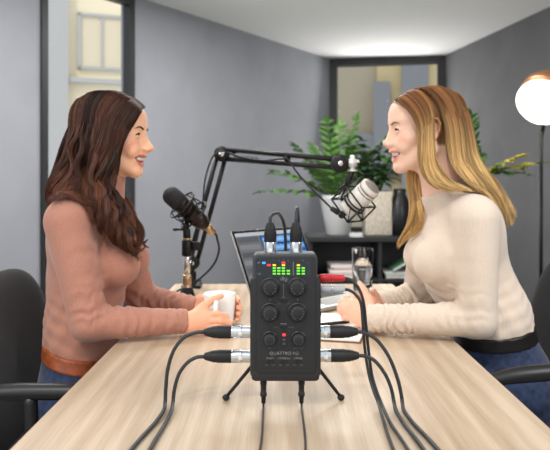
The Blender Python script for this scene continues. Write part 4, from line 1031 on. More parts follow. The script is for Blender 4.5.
def make_hair(name, root, families, n_total, r, cols, rng, tipcol=None, name_m='hair', H=None, J=None):
    """families: list of dict(g=[guides as lists of (px,py,l)], w=weight, wave=amp, seed)"""
    VV = []; FF = []; CC = []; nb = 0; NS = 26
    for fam in families:
        G = np.array([catmull([P(px, py, fam['Y']-l) for px, py, l in g], NS) for g in fam['g']])      # k x NS x 3
        k = len(G); cnt = int(n_total*fam['w'])
        cen = fam['cen']; locks = fam.get('locks', 26)
        lk_s = (np.arange(locks)+rng.uniform(.2, .8, locks))/locks*(k-1); lk_ph = np.arange(locks)*fam.get('dph', 2.1)+rng.normal(0, fam.get('jph', 1.0), locks); lk_len = rng.uniform(.90, 1.0, locks); lk_off = rng.normal(0, 1, (locks, 3)); lk_c = rng.uniform(0, 1, locks); lk_d = rng.uniform(0, .012, locks)
        T = np.linspace(0, 1, NS)
        for q in range(cnt):
            li = rng.integers(locks); spread = .60*(k-1)/locks
            sx = np.clip(lk_s[li]+rng.normal(0, spread), 0, k-1); i = min(int(sx), k-2); u = sx-i
            a = G[max(i-1, 0)]; b = G[i]; c = G[i+1]; d = G[min(i+2, k-1)]
            if i == 0: a = 2*b-c
            if i+2 > k-1: d = 2*c-b
            p = .5*((2*b)+(-a+c)*u+(2*a-5*b+4*c-d)*u*u+(-a+3*b-3*c+d)*u**3)
            j = min(int(lk_s[li]), k-2); uu = lk_s[li]-j; lc = G[j]*(1-uu)+G[j+1]*uu      # lock centre line
            cl = fam.get('clump', .55)*smooth01(T, .25, 1.0)[:, None]
            p = p*(1-cl)+lc*cl
            depth = rng.uniform(0, 1)**1.5; inn = fam.get('thick', .22)*depth
            p = p+(cen-p)*np.array([inn*.35, inn, inn*.35])*(1-.5*T[:, None])
            amp = fam['wave']*smooth01(T, fam.get('w0', .3), fam.get('w1', .85))
            fr = fam.get('freq', 2.2); ph = lk_ph[li]+rng.normal(0, .25)
            tang = np.gradient(p, axis=0); tang /= np.linalg.norm(tang, axis=1)[:, None]+1e-9
            sd = np.cross(tang, [0, 1., 0]); sd /= np.linalg.norm(sd, axis=1)[:, None]+1e-9
            p = p+sd*(amp*np.sin(T*fr*2*PI+ph))[:, None]+np.array([0, 1, 0])*(amp*np.cos(T*fr*2*PI+ph))[:, None]
            p = p+lk_off[li]*.0022*T[:, None]+rng.normal(0, 1, 3)*.0012*(.3+T[:, None])
            if rng.uniform() < .04: p = p+rng.normal(0, 1, 3)*.006*T[:, None]**2
            L = lk_len[li]*rng.uniform(.86, 1.0); p = np.stack([np.interp(T*L, T, p[:, z]) for z in range(3)], 1)
            p = push_out(p, H, J, rng.uniform(0, .006)+lk_d[li]); p[1:-1] = (p[:-2]+2*p[1:-1]+p[2:])/4
            tang = np.gradient(p, axis=0); tang /= np.linalg.norm(tang, axis=1)[:, None]+1e-9
            x = np.cross(tang, [0.1, 1., 0.2]); x /= np.linalg.norm(x, axis=1)[:, None]+1e-9; y = np.cross(tang, x)
            rr = r*rng.uniform(.7, 1.2)*(1-.75*smooth01(T, .7, 1))
            ring = np.stack([p+(x*math.cos(t)+y*math.sin(t))*rr[:, None] for t in (0, 2*PI/3, 4*PI/3)], 1).reshape(-1, 3)
            VV.append(ring)
            t_ = np.clip(lk_c[li]*.75+rng.uniform(0, 1)**2*.45-.1, 0, 1); c0 = np.array(cols[0])*(1-t_)+np.array(cols[1])*t_
            cc = np.tile(c0, (NS, 1))
            if tipcol is not None:
                w_ = smooth01(T, fam.get('tip0', .2), fam.get('tip1', .75))*np.clip(.45+.55*t_+rng.normal(0, .15), 0, 1); cc = (cc*(1-w_[:, None])+np.array(tipcol)*w_[:, None])*(fam.get('m0', .62)+fam.get('m1', .60)*lk_c[li]*rng.uniform(.75, 1.1))
            CC.append(np.repeat(np.concatenate([cc, np.ones((NS, 1))], 1), 3, axis=0))
    base = np.arange(NS-1)[:, None]*3; kk = np.arange(3)[None, :]; k2 = (kk+1) % 3
    quad = np.stack([base+kk, base+k2, base+3+k2, base+3+kk], -1).reshape(-1, 4)
    n = len(VV); FF = (quad[None]+(np.arange(n)*NS*3)[:, None, None]).reshape(-1, 4)
    m = vcol_mat(name_m, .45, spec=.28)
    o = mk(name, (np.concatenate(VV), FF), m, root, attrs=np.concatenate(CC))
    return o

def hand(F, wrist, palm_pts, palm_r, fingers, k=.0032):
    for (a, b, ra, rb) in palm_pts: F.cone(a, b, ra, rb, .010)
    for pts, rs in fingers: F.chain(pts, [r*.92 for r in rs], k)

def sweater_mat(name, c1, c2, rib):
    m = mat(name, c1, .9, sheen=.25, spec=.2)
    n = noise_node(m, 260, 2); r = N(m).new('ShaderNodeValToRGB'); r.color_ramp.elements[0].color = (*c1, 1); r.color_ramp.elements[1].color = (*c2, 1)
    r.color_ramp.elements[0].position = .3; r.color_ramp.elements[1].position = .7
    Lk(m, n.outputs[0], r.inputs[0]); Lk(m, r.outputs[0], bsdf(m).inputs['Base Color'])
    tc = N(m).new('ShaderNodeTexCoord'); w = N(m).new('ShaderNodeTexWave'); w.bands_direction = 'DIAGONAL'; w.inputs['Scale'].default_value = rib; w.inputs['Distortion'].default_value = 1.0
    mp = N(m).new('ShaderNodeMapping'); mp.inputs['Scale'].default_value = (1, 1, .0); Lk(m, tc.outputs['Object'], mp.inputs[0]); Lk(m, mp.outputs[0], w.inputs['Vector'])
    add_bump(m, w.outputs['Fac'], .25, .0008)
    return m
denim = mat('dark_blue_denim', srgb(38, 58, 98), .85, sheen=.2)
noise_color(denim, srgb(18, 30, 56), srgb(44, 62, 98), 60, 5, lo=.3, hi=.75, bump=.3, bdist=.001)
shoe_m = mat('white_canvas', srgb(214, 212, 208), .7)

def folds(F, a, b, lo, hi, wl, amp, c0, c1, phase=0.0, tw=6.0, side=None, sharp_=1.0):
    """ring-like cloth folds around the limb a->b, strongest between c0..c1 of its length"""
    a = np.asarray(a, float); b = np.asarray(b, float); L = np.linalg.norm(b-a); d = (b-a)/L
    lo = np.minimum(a, b)-lo; hi = np.maximum(a, b)+hi
    def fn(X, Y, Z):
        t = (X-a[0])*d[0]+(Y-a[1])*d[1]+(Z-a[2])*d[2]
        rx, ry, rz = X-a[0]-t*d[0], Y-a[1]-t*d[1], Z-a[2]-t*d[2]; rad = np.sqrt(rx**2+ry**2+rz**2)
        warp = .006*np.sin(Y*70+X*30+phase)+.005*np.sin(Z*95+phase*2)+.004*np.sin((X+Y)*140)
        m = smooth01(t/L, c0-.12, c0+.06)*(1-smooth01(t/L, c1-.06, c1+.12))*(1-smooth01(rad, .055, .085))
        if side is not None:
            sd = (rx*side[0]+ry*side[1]+rz*side[2])/np.maximum(rad, 1e-4); m = m*smooth01(sd, -.6, .6)
        s = np.sin((t+warp)*2*PI/wl+phase); s = np.sign(s)*np.abs(s)**sharp_
        return amp*m*s*(.7+.3*np.sin(Y*60+phase))
    F.disp(fn, lo, hi)

def build_person(cfg):
    H = cfg['H']; J = {k: np.asarray(v, float) for k, v in cfg['J'].items()}; sx = cfg['sx']
    root = thing('person', cfg['label'], 'person', (*J['pelvis'][:2], 0.0))
    ho = H.o; hx = sorted((H.w(-.11, 0, 0)[0], H.w(.12, 0, 0)[0]))
    hb = cfg['hand_box']
    xs = axis_grid(cfg['xr'][0], cfg['xr'][1], .0085, [(hx[0], hx[1], .0022), (hb[0][0], hb[0][1], .0022)])
    ys = axis_grid(1.44, 1.99, .0085, [(ho[1]-.085, ho[1]+.085, .0022), (hb[1][0], hb[1][1], .0024)])
    zs = axis_grid(-.004, 1.41, .010, [(H.w(0, 0, -.125)[2], H.w(0, 0, .11)[2], .0022), (hb[2][0], hb[2][1], .0022)])
    B = Field(xs, ys, zs)
    def torso(F, off, bust=True):
        F.ell(J['chest'], cfg['chest_r'], .03, off=off); F.ell(J['waist'], cfg['waist_r'], .06, off=off); F.ell(J['pelvis'], cfg['pelvis_r'], .05, off=off)
        F.cone(J['neck'], J['chest']+[0, 0, .10], .045, .07, .03, off=off)
        F.cone(J['waist'], J['chest']-[0, 0, .06], cfg['waist_r'][0]*.95, .085, .05, off=off)
        F.cone(J['waist'], J['pelvis'], cfg['waist_r'][0]*.95, .085, .05, off=off)
        for s, q in (('sn', -1), ('sf', 1)):
            F.cone(J['neck']-[0, 0, .012], J[s]+[0, -q*.015, .006], .034, .042, .03, off=off)
            F.ell(J['chest']+[-.02*sx, q*.075, .06], (.055, .06, .08), .03, off=off)
            if bust: F.ell(J['bust'+s[1]], cfg['bust_r'], .025, off=off)
    def arm(F, s, off, wr=1.0):
        F.cone(J['s'+s], J['e'+s], cfg['ra'][0], cfg['ra'][1], .032, off=off); F.cone(J['e'+s], J['w'+s], cfg['ra'][2], cfg['ra'][3], .012, off=off)
        m = J['s'+s]*.55+J['e'+s]*.45
    def legs(F, off, full=True):
        for q in (-1, 1):
            hp = J['pelvis']+[0, q*.085, -.03]; kn = np.array(cfg['knee'])+[0, q*.10, 0]; an = np.array(cfg['ankle'])+[0, q*.10, 0]
            F.cone(hp, kn, .082, .056, .04, off=off); F.cone(kn, an+[0, 0, .02], .054, .036, .03, off=off)
            if full:
                F.cone(an, an+[0, 0, .04], .030, .034, .02); F.cone(an+[-.02*sx, 0, -.035], an+[.12*sx, 0, -.045], .028, .022, .02)
    # --- body: one continuous skin
    head_field(B, H, cfg.get('ns', 1.0))
    B.cone(H.w(-.022, 0, -.045), J['neck'], cfg['neck_r'], cfg['neck_r']+.004, .03)
    B.cone(H.w(-.045, 0, -.03), J['neck']-[.012*sx, 0, 0], .040, .048, .03)
    torso(B, -.004); arm(B, 'n', -.006); arm(B, 'f', -.006); legs(B, -.006)
    for s in 'nf': B.ell(J['w'+s], (.024, .021, .020), .012)
    for pp, ff in cfg['hands']: hand(B, None, pp, None, ff)
    V, Q = B.mesh()
    col = head_colors(H, V, cfg['skin'], cfg['lip'], cfg['blush'], cfg['scalp'], cfg['scalp_fn'])
    hm = np.zeros(len(V), bool)
    for tp in cfg.get('nails', []):
        d = np.linalg.norm(V-np.asarray(tp), axis=1); w_ = (1-smooth01(d, .0035, .005)); col[:, :3] = col[:, :3]*(1-w_[:, None])+np.array(cfg['nail'])*w_[:, None]
    hm = 1-smooth01(np.abs(V[:, 2]-.80), .06, .08); col[:, :3] = col[:, :3]*(1-.4*hm[:, None])+np.array(cfg['handcol'])*.4*hm[:, None]
    mk('body', (V, Q), skin_m, root, attrs=col)
    person_face_parts(H, root, cfg['brow'], cfg['iris'], cfg['lash'], V)
    # --- sweater
    gx = axis_grid(cfg['xr'][0], cfg['xr'][1], .0038, []); gy = axis_grid(1.44, 1.99, .0042, []); gz = axis_grid(.56, 1.20, .0038, [])
    Sx = Field(gx, gy, gz)
    torso(Sx, .003); arm(Sx, 'n', .003); arm(Sx, 'f', .003)
    Sx.cone(H.w(-.022, 0, -.060), J['neck'], cfg['neck_r']+cfg['cg'], cfg['neck_r']+cfg['cg']+.004, .02)
    Sx.cone(H.w(-.045, 0, -.05), J['neck']-[.012*sx, 0, 0], .043, .052, .02)
    for s in 'nf':
        d = J['w'+s]-J['e'+s]; d /= np.linalg.norm(d); Sx.cone(J['w'+s]-d*.05, J['w'+s]+d*.012, cfg['ra'][3]+.003, cfg['cuff'], .008)
    cfg['fold'](Sx, J)
    # cut: collar, hem, cuffs
    cn, cp = cfg['collar']; cn = np.asarray(cn, float); cn /= np.linalg.norm(cn); cp = np.asarray(cp, float)
    def halfspace(n, p, r=None):
        def fn(X, Y, Z): return (X-p[0])*n[0]+(Y-p[1])*n[1]+(Z-p[2])*n[2]
        return fn
    Xg, Yg, Zg = Sx.grid((slice(None),)*3)
    Sx.F = np.maximum(Sx.F, np.where(Zg > 1.0, (Xg-cp[0])*cn[0]+(Yg-cp[1])*cn[1]+(Zg-cp[2])*cn[2], -1).astype(np.float32))
    hn, hp = cfg['hem']; hn = np.asarray(hn, float); hn /= np.linalg.norm(hn)
    hs = ((Xg-hp[0])*hn[0]+(Yg-hp[1])*hn[1]+(Zg-hp[2])*hn[2]).astype(np.float32)
    Sx.F = np.maximum(Sx.F, hs)
    for s in 'nf':
        w_ = J['w'+s]; d = w_-J['e'+s]; d /= np.linalg.norm(d); pl = (Xg-w_[0])*d[0]+(Yg-w_[1])*d[1]+(Zg-w_[2])*d[2]-.004
        nearw = ((Xg-w_[0])**2+(Yg-w_[1])**2+(Zg-w_[2])**2) < .06**2
        Sx.F = np.maximum(Sx.F, np.where(nearw, pl, -1).astype(np.float32))
    V, Q = Sx.mesh(); mk('sweater', (V, Q), cfg['sweater'], root)
    # --- jeans and belt
    gz = axis_grid(.05, .80, .008, [(.60, .76, .004)])
    Jx = Field(axis_grid(cfg['xr'][0], cfg['xr'][1], .0065, []), axis_grid(1.44, 1.99, .0065, []), gz)
    Jx.ell(J['pelvis'], cfg['pelvis_r'], .05, off=.002); Jx.cone(J['waist'], J['pelvis'], cfg['waist_r'][0]*.95, .085, .05, off=.002); Jx.ell(J['waist'], cfg['waist_r'], .06, off=.002); legs(Jx, .004, False)
    Xg, Yg, Zg = Jx.grid((slice(None),)*3)
    hs = ((Xg-hp[0])*hn[0]+(Yg-hp[1])*hn[1]+(Zg-hp[2])*hn[2]).astype(np.float32)   # <0 above the hem (towards the waist)
    Fj = Jx.F.copy()
    Jx.F = np.maximum(np.maximum(Fj, .007-hs), (.075-Zg)).astype(np.float32)
    V, Q = Jx.mesh(); mk('jeans', (V, Q), denim, root)
    Bx = Field(axis_grid(cfg['xr'][0], cfg['xr'][1], .0065, []), axis_grid(1.44, 1.99, .0065, []), axis_grid(.58, .76, .0030, []))
    Bx.ell(J['pelvis'], cfg['pelvis_r'], .05, off=.005); Bx.cone(J['waist'], J['pelvis'], cfg['waist_r'][0]*.95, .085, .05, off=.005); Bx.ell(J['waist'], cfg['waist_r'], .06, off=.005)
    Xg, Yg, Zg = Bx.grid((slice(None),)*3); hs = ((Xg-hp[0])*hn[0]+(Yg-hp[1])*hn[1]+(Zg-hp[2])*hn[2]).astype(np.float32)
    Bx.F = np.maximum(Bx.F, np.abs(hs-cfg['belt_mid'])-.0180)
    V, Q = Bx.mesh(); mk('belt', (V, Q), cfg['belt'], root)
    for q in (-1, 1):
        an = np.array(cfg['ankle'])+[0, q*.10, 0]
        v, f_ = tube([an+[-.055*sx, 0, -.035], an+[-.02*sx, 0, -.030], an+[.04*sx, 0, -.036], an+[.10*sx, 0, -.046], an+[.155*sx, 0, -.050]], [.026, .040, .038, .036, .020], 14, 24)
        v[:, 2] = np.maximum(v[:, 2], .001); mk('shoe', (v, f_), shoe_m, root)
    return root

# ---- the brown haired woman (left)
s1 = 1
fv = np.array([math.cos(math.radians(4.5)), 0, -math.sin(math.radians(4.5))])
H1o = np.array([-.3437-.0868, 1.70, 1.2529+.0045])
H1 = Head(H1o, fv, math.radians(5), 1)
def scalp1(f, n, u):          # hairline
    return smooth01(u-.055+(f-.07)*-1.1+n*.25*0, -.002, .004)*1.0*(f > -.2)+0*(f)
def scalp_generic(f, n, u):
    line = u-(.062-.0*n)+(-(f-.070))*1.25   # above/behind the forehead hairline
    a = smooth01(line, 0, .006); b = smooth01(-f-.012, 0, .006)*smooth01(u+.06, 0, .01)
    return np.clip(np.maximum(a*(u > .0), b*(f < -.012)), 0, 1)
sw1 = sweater_mat('dusty_pink_rib_knit', srgb(172, 121, 103), srgb(180, 128, 110), 90)
sw2 = sweater_mat('cream_fine_knit', srgb(214, 197, 180), srgb(220, 204, 188), 70)
def Pz(px, py, Y): return P(px, py, Y)
mx, my = mc[0], mc[1]
J1_ = dict(pelvis=(-.520, 1.70, .575), waist=(-.512, 1.70, .735), chest=(-.500, 1.70, .925), neck=(-.470, 1.70, 1.085), sn=(-.508, 1.562, 1.030), sf=(-.470, 1.838, 1.030),
          en=(-.452, 1.545, .790), wn=(-.234, 1.618, .779), ef=(-.395, 1.868, .790), wf=(-.225, 1.790, .778), bustn=(-.412, 1.640, .918), bustf=(-.412, 1.762, .918))
def fold1(F, J):
    folds(F, J['sn'], J['en'], .08, .08, .030, .0022, .70, 1.0, .4, side=(1, -.4, 0)); folds(F, J['en'], J['wn'], .08, .08, .024, .0020, .0, .30, 1.3, side=(0, -.5, 1)); folds(F, J['en'], J['wn'], .08, .08, .030, .0018, .3, .9, 2.3)
    folds(F, J['en'], J['wn'], .06, .06, .016, .0018, .84, 1.0, .3); folds(F, J['sn'], J['en'], .08, .08, .05, .0016, .15, .7, 3.0, side=(1, 0, 0)); folds(F, J['ef'], J['wf'], .08, .08, .024, .002, .0, .9, .8)
    def waist(X, Y, Z):
        m = smooth01(Z, .62, .68)*(1-smooth01(Z, .80, .87)); return m*(.0016*np.sin((Z*1.0+X*.55+.02*np.sin(Y*40))*2*PI/.040)+.0012*np.sin((Z*.7-X*.9+Y*.4)*2*PI/.055))
    F.disp(waist, (-.75, 1.58, .6), (-.35, 1.85, .88))
# near hand (her right): palm faces the mug, thumb over the handle, fingers curled round
wn = np.array(J1_['wn'])
def PM(px, py, Y): return P(px, py, Y)
n_palm = [(PM(190, 322, 1.618), PM(206, 315.5, 1.628), .022, .0155), (PM(190, 324, 1.618), PM(206, 320, 1.620), .021, .0155), (PM(191, 326, 1.618), PM(205, 326, 1.622), .020, .015), (PM(192, 320, 1.620), PM(203, 308, 1.640), .018, .014)]
n_f = [([PM(200, 312, 1.635), PM(206.5, 304, 1.640), PM(213.5, 299.2, 1.650), PM(221.5, 295.8, 1.658)], [.0135, .0108, .0092, .0072]),                 # thumb
       ([PM(206, 316, 1.626), PM(217, 314.2, 1.618), PM(226.0, 316.5, 1.634), PM(220.5, 319, 1.645)], [.0112, .0096, .0090, .0075]),               # index
       ([PM(206, 321, 1.620), PM(220, 320.5, 1.614), PM(229.0, 323, 1.632), PM(222.5, 326, 1.645)], [.0118, .0100, .0092, .0075]),
       ([PM(205, 326.5, 1.620), PM(219, 327.0, 1.614), PM(227.0, 329.5, 1.630), PM(221.0, 331.0, 1.642)], [.0112, .0095, .0088, .0072]),
       ([PM(204, 331, 1.622), PM(215, 332.0, 1.616), PM(222.5, 333.5, 1.630), PM(217.0, 336.0, 1.642)], [.0100, .0085, .0078, .0066])]
wf = np.array(J1_['wf']); ht = TZ
f_palm = [(wf, np.array([mx-.052, 1.788, .792]), .020, .019), (np.array([mx-.052, 1.788, .800]), np.array([mx-.022, 1.786, .806]), .018, .016), (np.array([mx-.052, 1.788, .780]), np.array([mx-.022, 1.786, .778]), .018, .016)]
f_f = []
for i, z in enumerate((.808, .791, .774, .758)):
    tip = [.0066, .0086, .0086, .0074][i]; ex = [.0, .003, .002, -.004][i]
    f_f.append(([np.array([mx-.022, 1.786, z]), np.array([mx+.016, 1.781, z]), np.array([mx+.041, 1.764, z+.0005]), np.array([mx+.0495+ex*.5, 1.736, z+.001]), np.array([mx+.0480+ex*.5, 1.722, z+.001])], [.0115, .0105, .0095, tip, tip*.92]))
f_f.append(([np.array([mx-.052, 1.783, .806]), np.array([mx-.035, 1.782, .812]), np.array([mx-.010, 1.7800, .812])], [.012, .0095, .008]))
belt1 = mat('tan_leather_belt', srgb(150, 78, 44), .4); noise_color(belt1, srgb(130, 64, 36), srgb(168, 90, 52), 40, 3)
L = dict(cg=.009, sx=1, H=H1, J=J1_, label='woman with long wavy brown hair in a dusty pink turtleneck, laughing and holding a mug', xr=(-.72, .14), hand_box=((-.245, -.085), (1.60, 1.80), (.745, .86)),
         chest_r=(.090, .128, .150), waist_r=(.078, .118, .14), pelvis_r=(.096, .160, .125), bust_r=(.058, .058, .058), ra=(.050, .041, .040, .025), cuff=.0275, neck_r=.050,
         hands=[(n_palm, n_f), (f_palm, f_f)], skin=srgb(240, 186, 152), lip=srgb(192, 98, 90), blush=srgb(220, 130, 108), scalp=srgb(52, 34, 28), scalp_fn=scalp_generic, handcol=srgb(224, 150, 122), nail=srgb(190, 60, 50),
         nails=[np.array([mx+.053, 1.722, .811])], brow=srgb(54, 36, 28), iris=srgb(70, 44, 28), lash=srgb(28, 20, 18), sweater=sw1, fold=fold1, collar=((-.25, 0, 1), (-.442, 1.70, 1.141)), hem=((-.22, 0, -1), (-.51, 1.70, .690)), belt_mid=.014, belt=belt1, knee=(-.06, 1.70, .545), ankle=(-.05, 1.70, .085))
root1 = build_person(L)
cen1 = H1.w(-.01, 0, .0)
g_near = [[(145.5, 107, .002), (138, 112, .050), (131, 126, .070), (124, 143, .079), (116, 160, .078), (112, 178, .076), (114, 197, .085), (125, 216, .100), (136, 237, .108), (142, 248, .108), (150, 249, .105)],
          [(139, 101, .002), (129, 106, .055), (120, 121, .082), (114, 140, .090), (108, 160, .088), (106, 180, .092), (113, 202, .108), (123, 224, .118), (131, 243, .122), (137, 251, .120), (141, 258, .116)],
          [(128, 94.5, .002), (114, 100, .058), (102, 118, .088), (97, 140, .094), (93, 160, .092), (93, 180, .100), (101, 200, .118), (110, 221, .128), (119, 239, .130), (125, 248, .128), (129, 255, .124)],
          [(114, 90.5, .002), (97, 97, .050), (88, 116, .076), (83, 140, .082), (78, 162, .086), (76, 180, .098), (82, 195, .120), (92, 207, .134), (101, 220, .138), (108, 232, .136), (115, 240, .132)],
          [(100, 91, .008), (84, 99, .038), (76, 118, .056), (72, 142, .064), (65, 166, .076), (60, 184, .088), (60, 193, .105), (66, 198, .120), (74, 200, .132), (82, 201, .138), (89, 203, .142)],
          [(92, 94, .004), (79, 104, .020), (70, 122, .028), (66, 145, .032), (59, 168, .044), (51, 186, .052), (51, 196, .060), (55, 203, .075), (61, 205, .09), (65, 203, .10), (69, 200, .10)]]
g_far = [[(a+(-6 if i > 2 else 0), b, -min(c, .085)) for i, (a, b, c) in enumerate(g)] for g in g_near]
for g in g_far:
    for i in range(5, len(g)): g[i] = (min(g[i][0], 118), g[i][1], g[i][2])
g_back = [g_near[-1], [(93, 94, 0), (78, 106, 0), (69, 124, 0), (65, 148, 0), (58, 170, 0), (51, 188, 0), (51, 200, .005), (55, 208, .01), (60, 210, .02), (64, 208, .03), (66, 206, .03)],
          [(92, 94, -.004), (79, 104, -.020), (70, 122, -.028), (66, 145, -.032), (60, 168, -.044), (53, 187, -.052), (53, 199, -.055), (57, 207, -.055), (62, 209, -.05), (66, 207, -.05), (70, 206, -.05)]]
fams = [dict(g=g_near, w=.62, Y=1.70, wave=.024, cen=cen1, locks=26, clump=.88, w0=.22, w1=.65, freq=2.9, dph=.35, jph=.5), dict(g=g_far, w=.18, Y=1.70, wave=.012, cen=cen1, locks=16, w0=.4), dict(g=g_back, w=.18, Y=1.70, wave=.012, cen=cen1, locks=14, clump=.75, w0=.4, thick=.3)]
make_hair('hair', root1, fams, 6000, .0008, (srgb(34, 19, 14), srgb(92, 56, 42)), np.random.default_rng(11), tipcol=srgb(106, 62, 42), name_m='dark_brown_hair', H=H1, J={k: np.array(v) for k, v in J1_.items()})

def ringlet(root, pts, Y, R_, pitch, ph, thick, n, col, m, rng):
    """one curled lock: a bundle of fine strands wound along a path"""
    c = catmull([P(px, py, Y-l) for px, py, l in pts], 60); seg = np.linalg.norm(np.diff(c, axis=0), axis=1); s_ = np.concatenate([[0], np.cumsum(seg)]); T = s_/s_[-1]
    tg = np.gradient(c, axis=0); tg /= np.linalg.norm(tg, axis=1)[:, None]; x = np.cross(tg, [0, 1., 0]); x /= np.linalg.norm(x, axis=1)[:, None]; y = np.cross(tg, x)
    a = s_/pitch*2*PI+ph; amp = R_*smooth01(T, 0, .25)*(1-.35*T)
    core = c+x*(amp*np.cos(a))[:, None]+y*(amp*np.sin(a)*.8)[:, None]
    VV = []; CC = []; NS = 60
    for q in range(n):
        r0 = thick*math.sqrt(rng.uniform()); a0 = rng.uniform(0, 2*PI); w_ = (smooth01(T, -.05, .2)*(1-.6*smooth01(T, .75, 1)))
        tw = a0+T*rng.normal(0, .5); p = core+(x*np.cos(tw)[:, None]+y*np.sin(tw)[:, None])*(r0*w_)[:, None]+rng.normal(0, .0006, 3)*T[:, None]
        L = rng.uniform(.88, 1.0); p = np.stack([np.interp(T*L, T, p[:, z]) for z in range(3)], 1)
        t2 = np.gradient(p, axis=0); t2 /= np.linalg.norm(t2, axis=1)[:, None]+1e-9; u = np.cross(t2, [.1, 1., .2]); u /= np.linalg.norm(u, axis=1)[:, None]+1e-9; v = np.cross(t2, u)
        rr = .00075*rng.uniform(.7, 1.2)*(1-.75*smooth01(T, .8, 1))
        VV.append(np.stack([p+(u*math.cos(t)+v*math.sin(t))*rr[:, None] for t in (0, 2*PI/3, 4*PI/3)], 1).reshape(-1, 3))
        CC.append(np.tile([*(np.array(col)*rng.uniform(.6, 1.25)), 1], (NS*3, 1)))
    base = np.arange(NS-1)[:, None]*3; kk = np.arange(3)[None, :]; k2 = (kk+1) % 3
    quad = np.stack([base+kk, base+k2, base+3+k2, base+3+kk], -1).reshape(-1, 4)
    mk('hair_lock', (np.concatenate(VV), (quad[None]+(np.arange(n)*NS*3)[:, None, None]).reshape(-1, 4)), m, root, attrs=np.concatenate(CC))
lock_m = vcol_mat('brown_hair_lock', .42, spec=.35); rc = np.random.default_rng(5)
dk_, md_, lt_ = srgb(48, 28, 21), srgb(72, 43, 32), srgb(94, 60, 45)
for pts, R_, pt_, ph, th, n, col in (
    ([(104, 120, .080), (106, 150, .092), (101, 172, .100), (98, 186, .108), (103, 200, .124), (112, 214, .134), (118, 230, .136)], 0.0078, 0.112, 0.3, 0.0069, 121, md_),
    ([(112, 128, .082), (113, 152, .090), (110, 172, .096), (111, 188, .104), (120, 204, .118), (128, 220, .128), (136, 236, .128)], 0.0074, 0.106, 2.0, 0.0066, 121, dk_),
    ([(118, 136, .078), (115, 158, .086), (112, 176, .090), (115, 194, .096), (125, 211, .110), (134, 228, .118), (142, 243, .118), (150, 247, .114)], 0.0069, 0.083, 4.2, 0.0061, 108, md_),
    ([(94, 124, .086), (94, 148, .096), (92, 166, .102), (94, 182, .112), (102, 196, .128), (108, 210, .138), (113, 226, .142), (120, 243, .140)], 0.0083, 0.112, 1.2, 0.0069, 121, lt_),
    ([(98, 180, .112), (106, 198, .130), (114, 214, .140), (122, 230, .142), (131, 244, .138), (140, 250, .132), (147, 248, .126)], 0.0087, 0.066, 3.3, 0.0063, 108, lt_),
    ([(106, 184, .110), (114, 200, .124), (122, 217, .134), (129, 234, .136), (133, 248, .132), (130, 257, .128)], 0.0078, 0.061, 5.0, 0.0058, 94, dk_),
    ([(100, 190, .122), (106, 206, .138), (112, 221, .144), (119, 236, .144), (127, 248, .140), (136, 256, .134)], 0.0074, 0.061, .9, 0.0058, 94, md_),
    ([(84, 122, .084), (80, 146, .090), (79, 166, .096), (84, 182, .108), (91, 194, .126), (98, 206, .138), (104, 220, .144)], 0.0078, 0.112, 2.6, 0.0066, 114, md_),
    ([(80, 124, .074), (73, 150, .082), (70, 170, .090), (66, 184, .098), (60, 194, .100), (56, 202, .094)], 0.0069, 0.106, 5.5, 0.0063, 108, lt_),
    ([(74, 130, .064), (68, 152, .072), (63, 172, .080), (62, 186, .094), (68, 196, .116), (78, 199, .134), (86, 203, .142)], 0.0064, 0.077, .6, 0.0063, 108, md_),
    ([(110, 200, .120), (119, 216, .132), (127, 231, .134), (136, 241, .130), (145, 244, .124), (149, 239, .120)], 0.0069, 0.055, 1.9, 0.0048, 74, lt_)):
    ringlet(root1, pts, 1.70, R_, pt_, ph, th, n, col, lock_m, rc)

# ---- the blonde woman (right)
fv2 = np.array([-math.cos(math.radians(5)), 0, -math.sin(math.radians(5))])
H2 = Head(np.array([.2865+.0845, 1.70, 1.2686+.0012]), fv2, math.radians(5), -1)
J2_ = dict(pelvis=(.600, 1.71, .600), waist=(.552, 1.70, .770), chest=(.482, 1.70, .945), neck=(.432, 1.70, 1.095), sn=(.472, 1.562, 1.036), sf=(.432, 1.838, 1.040),
          en=(.478, 1.560, .795), wn=(.228, 1.640, .782), ef=(.400, 1.868, .795), wf=(.272, 1.775, .790), bustn=(.398, 1.640, .925), bustf=(.398, 1.762, .925))
def fold2(F, J):
    folds(F, J['en'], J['wn'], .08, .08, .019, .0040, .58, 1.0, .4, sharp_=.8); folds(F, J['sn'], J['en'], .08, .08, .030, .0020, .72, 1.0, .9, side=(-1, -.3, 0)); folds(F, J['en'], J['wn'], .08, .08, .026, .0018, .0, .35, 2.0, side=(0, -.5, 1))
    folds(F, J['ef'], J['wf'], .08, .08, .020, .0030, .3, 1.0, .8); folds(F, J['sn'], J['en'], .08, .08, .05, .0007, .1, .65, 1.0, side=(-1, 0, 0))
    def waist(X, Y, Z):
        m = smooth01(Z, .66, .71)*(1-smooth01(Z, .84, .92)); return m*(.0010*np.sin((Z*1.0-X*.5+.02*np.sin(Y*40))*2*PI/.038)+.0012*np.sin((Z*.7+X*.9+Y*.4)*2*PI/.055))
    F.disp(waist, (.35, 1.58, .62), (.75, 1.85, .93))
wn2 = np.array(J2_['wn']); wf2 = np.array(J2_['wf'])
r_palm = [(PM(370, 316, 1.640), PM(355, 305, 1.650), .022, .017), (PM(370, 320, 1.640), PM(353, 311, 1.646), .021, .016), (PM(370, 323, 1.640), PM(354, 317.5, 1.645), .020, .015)]
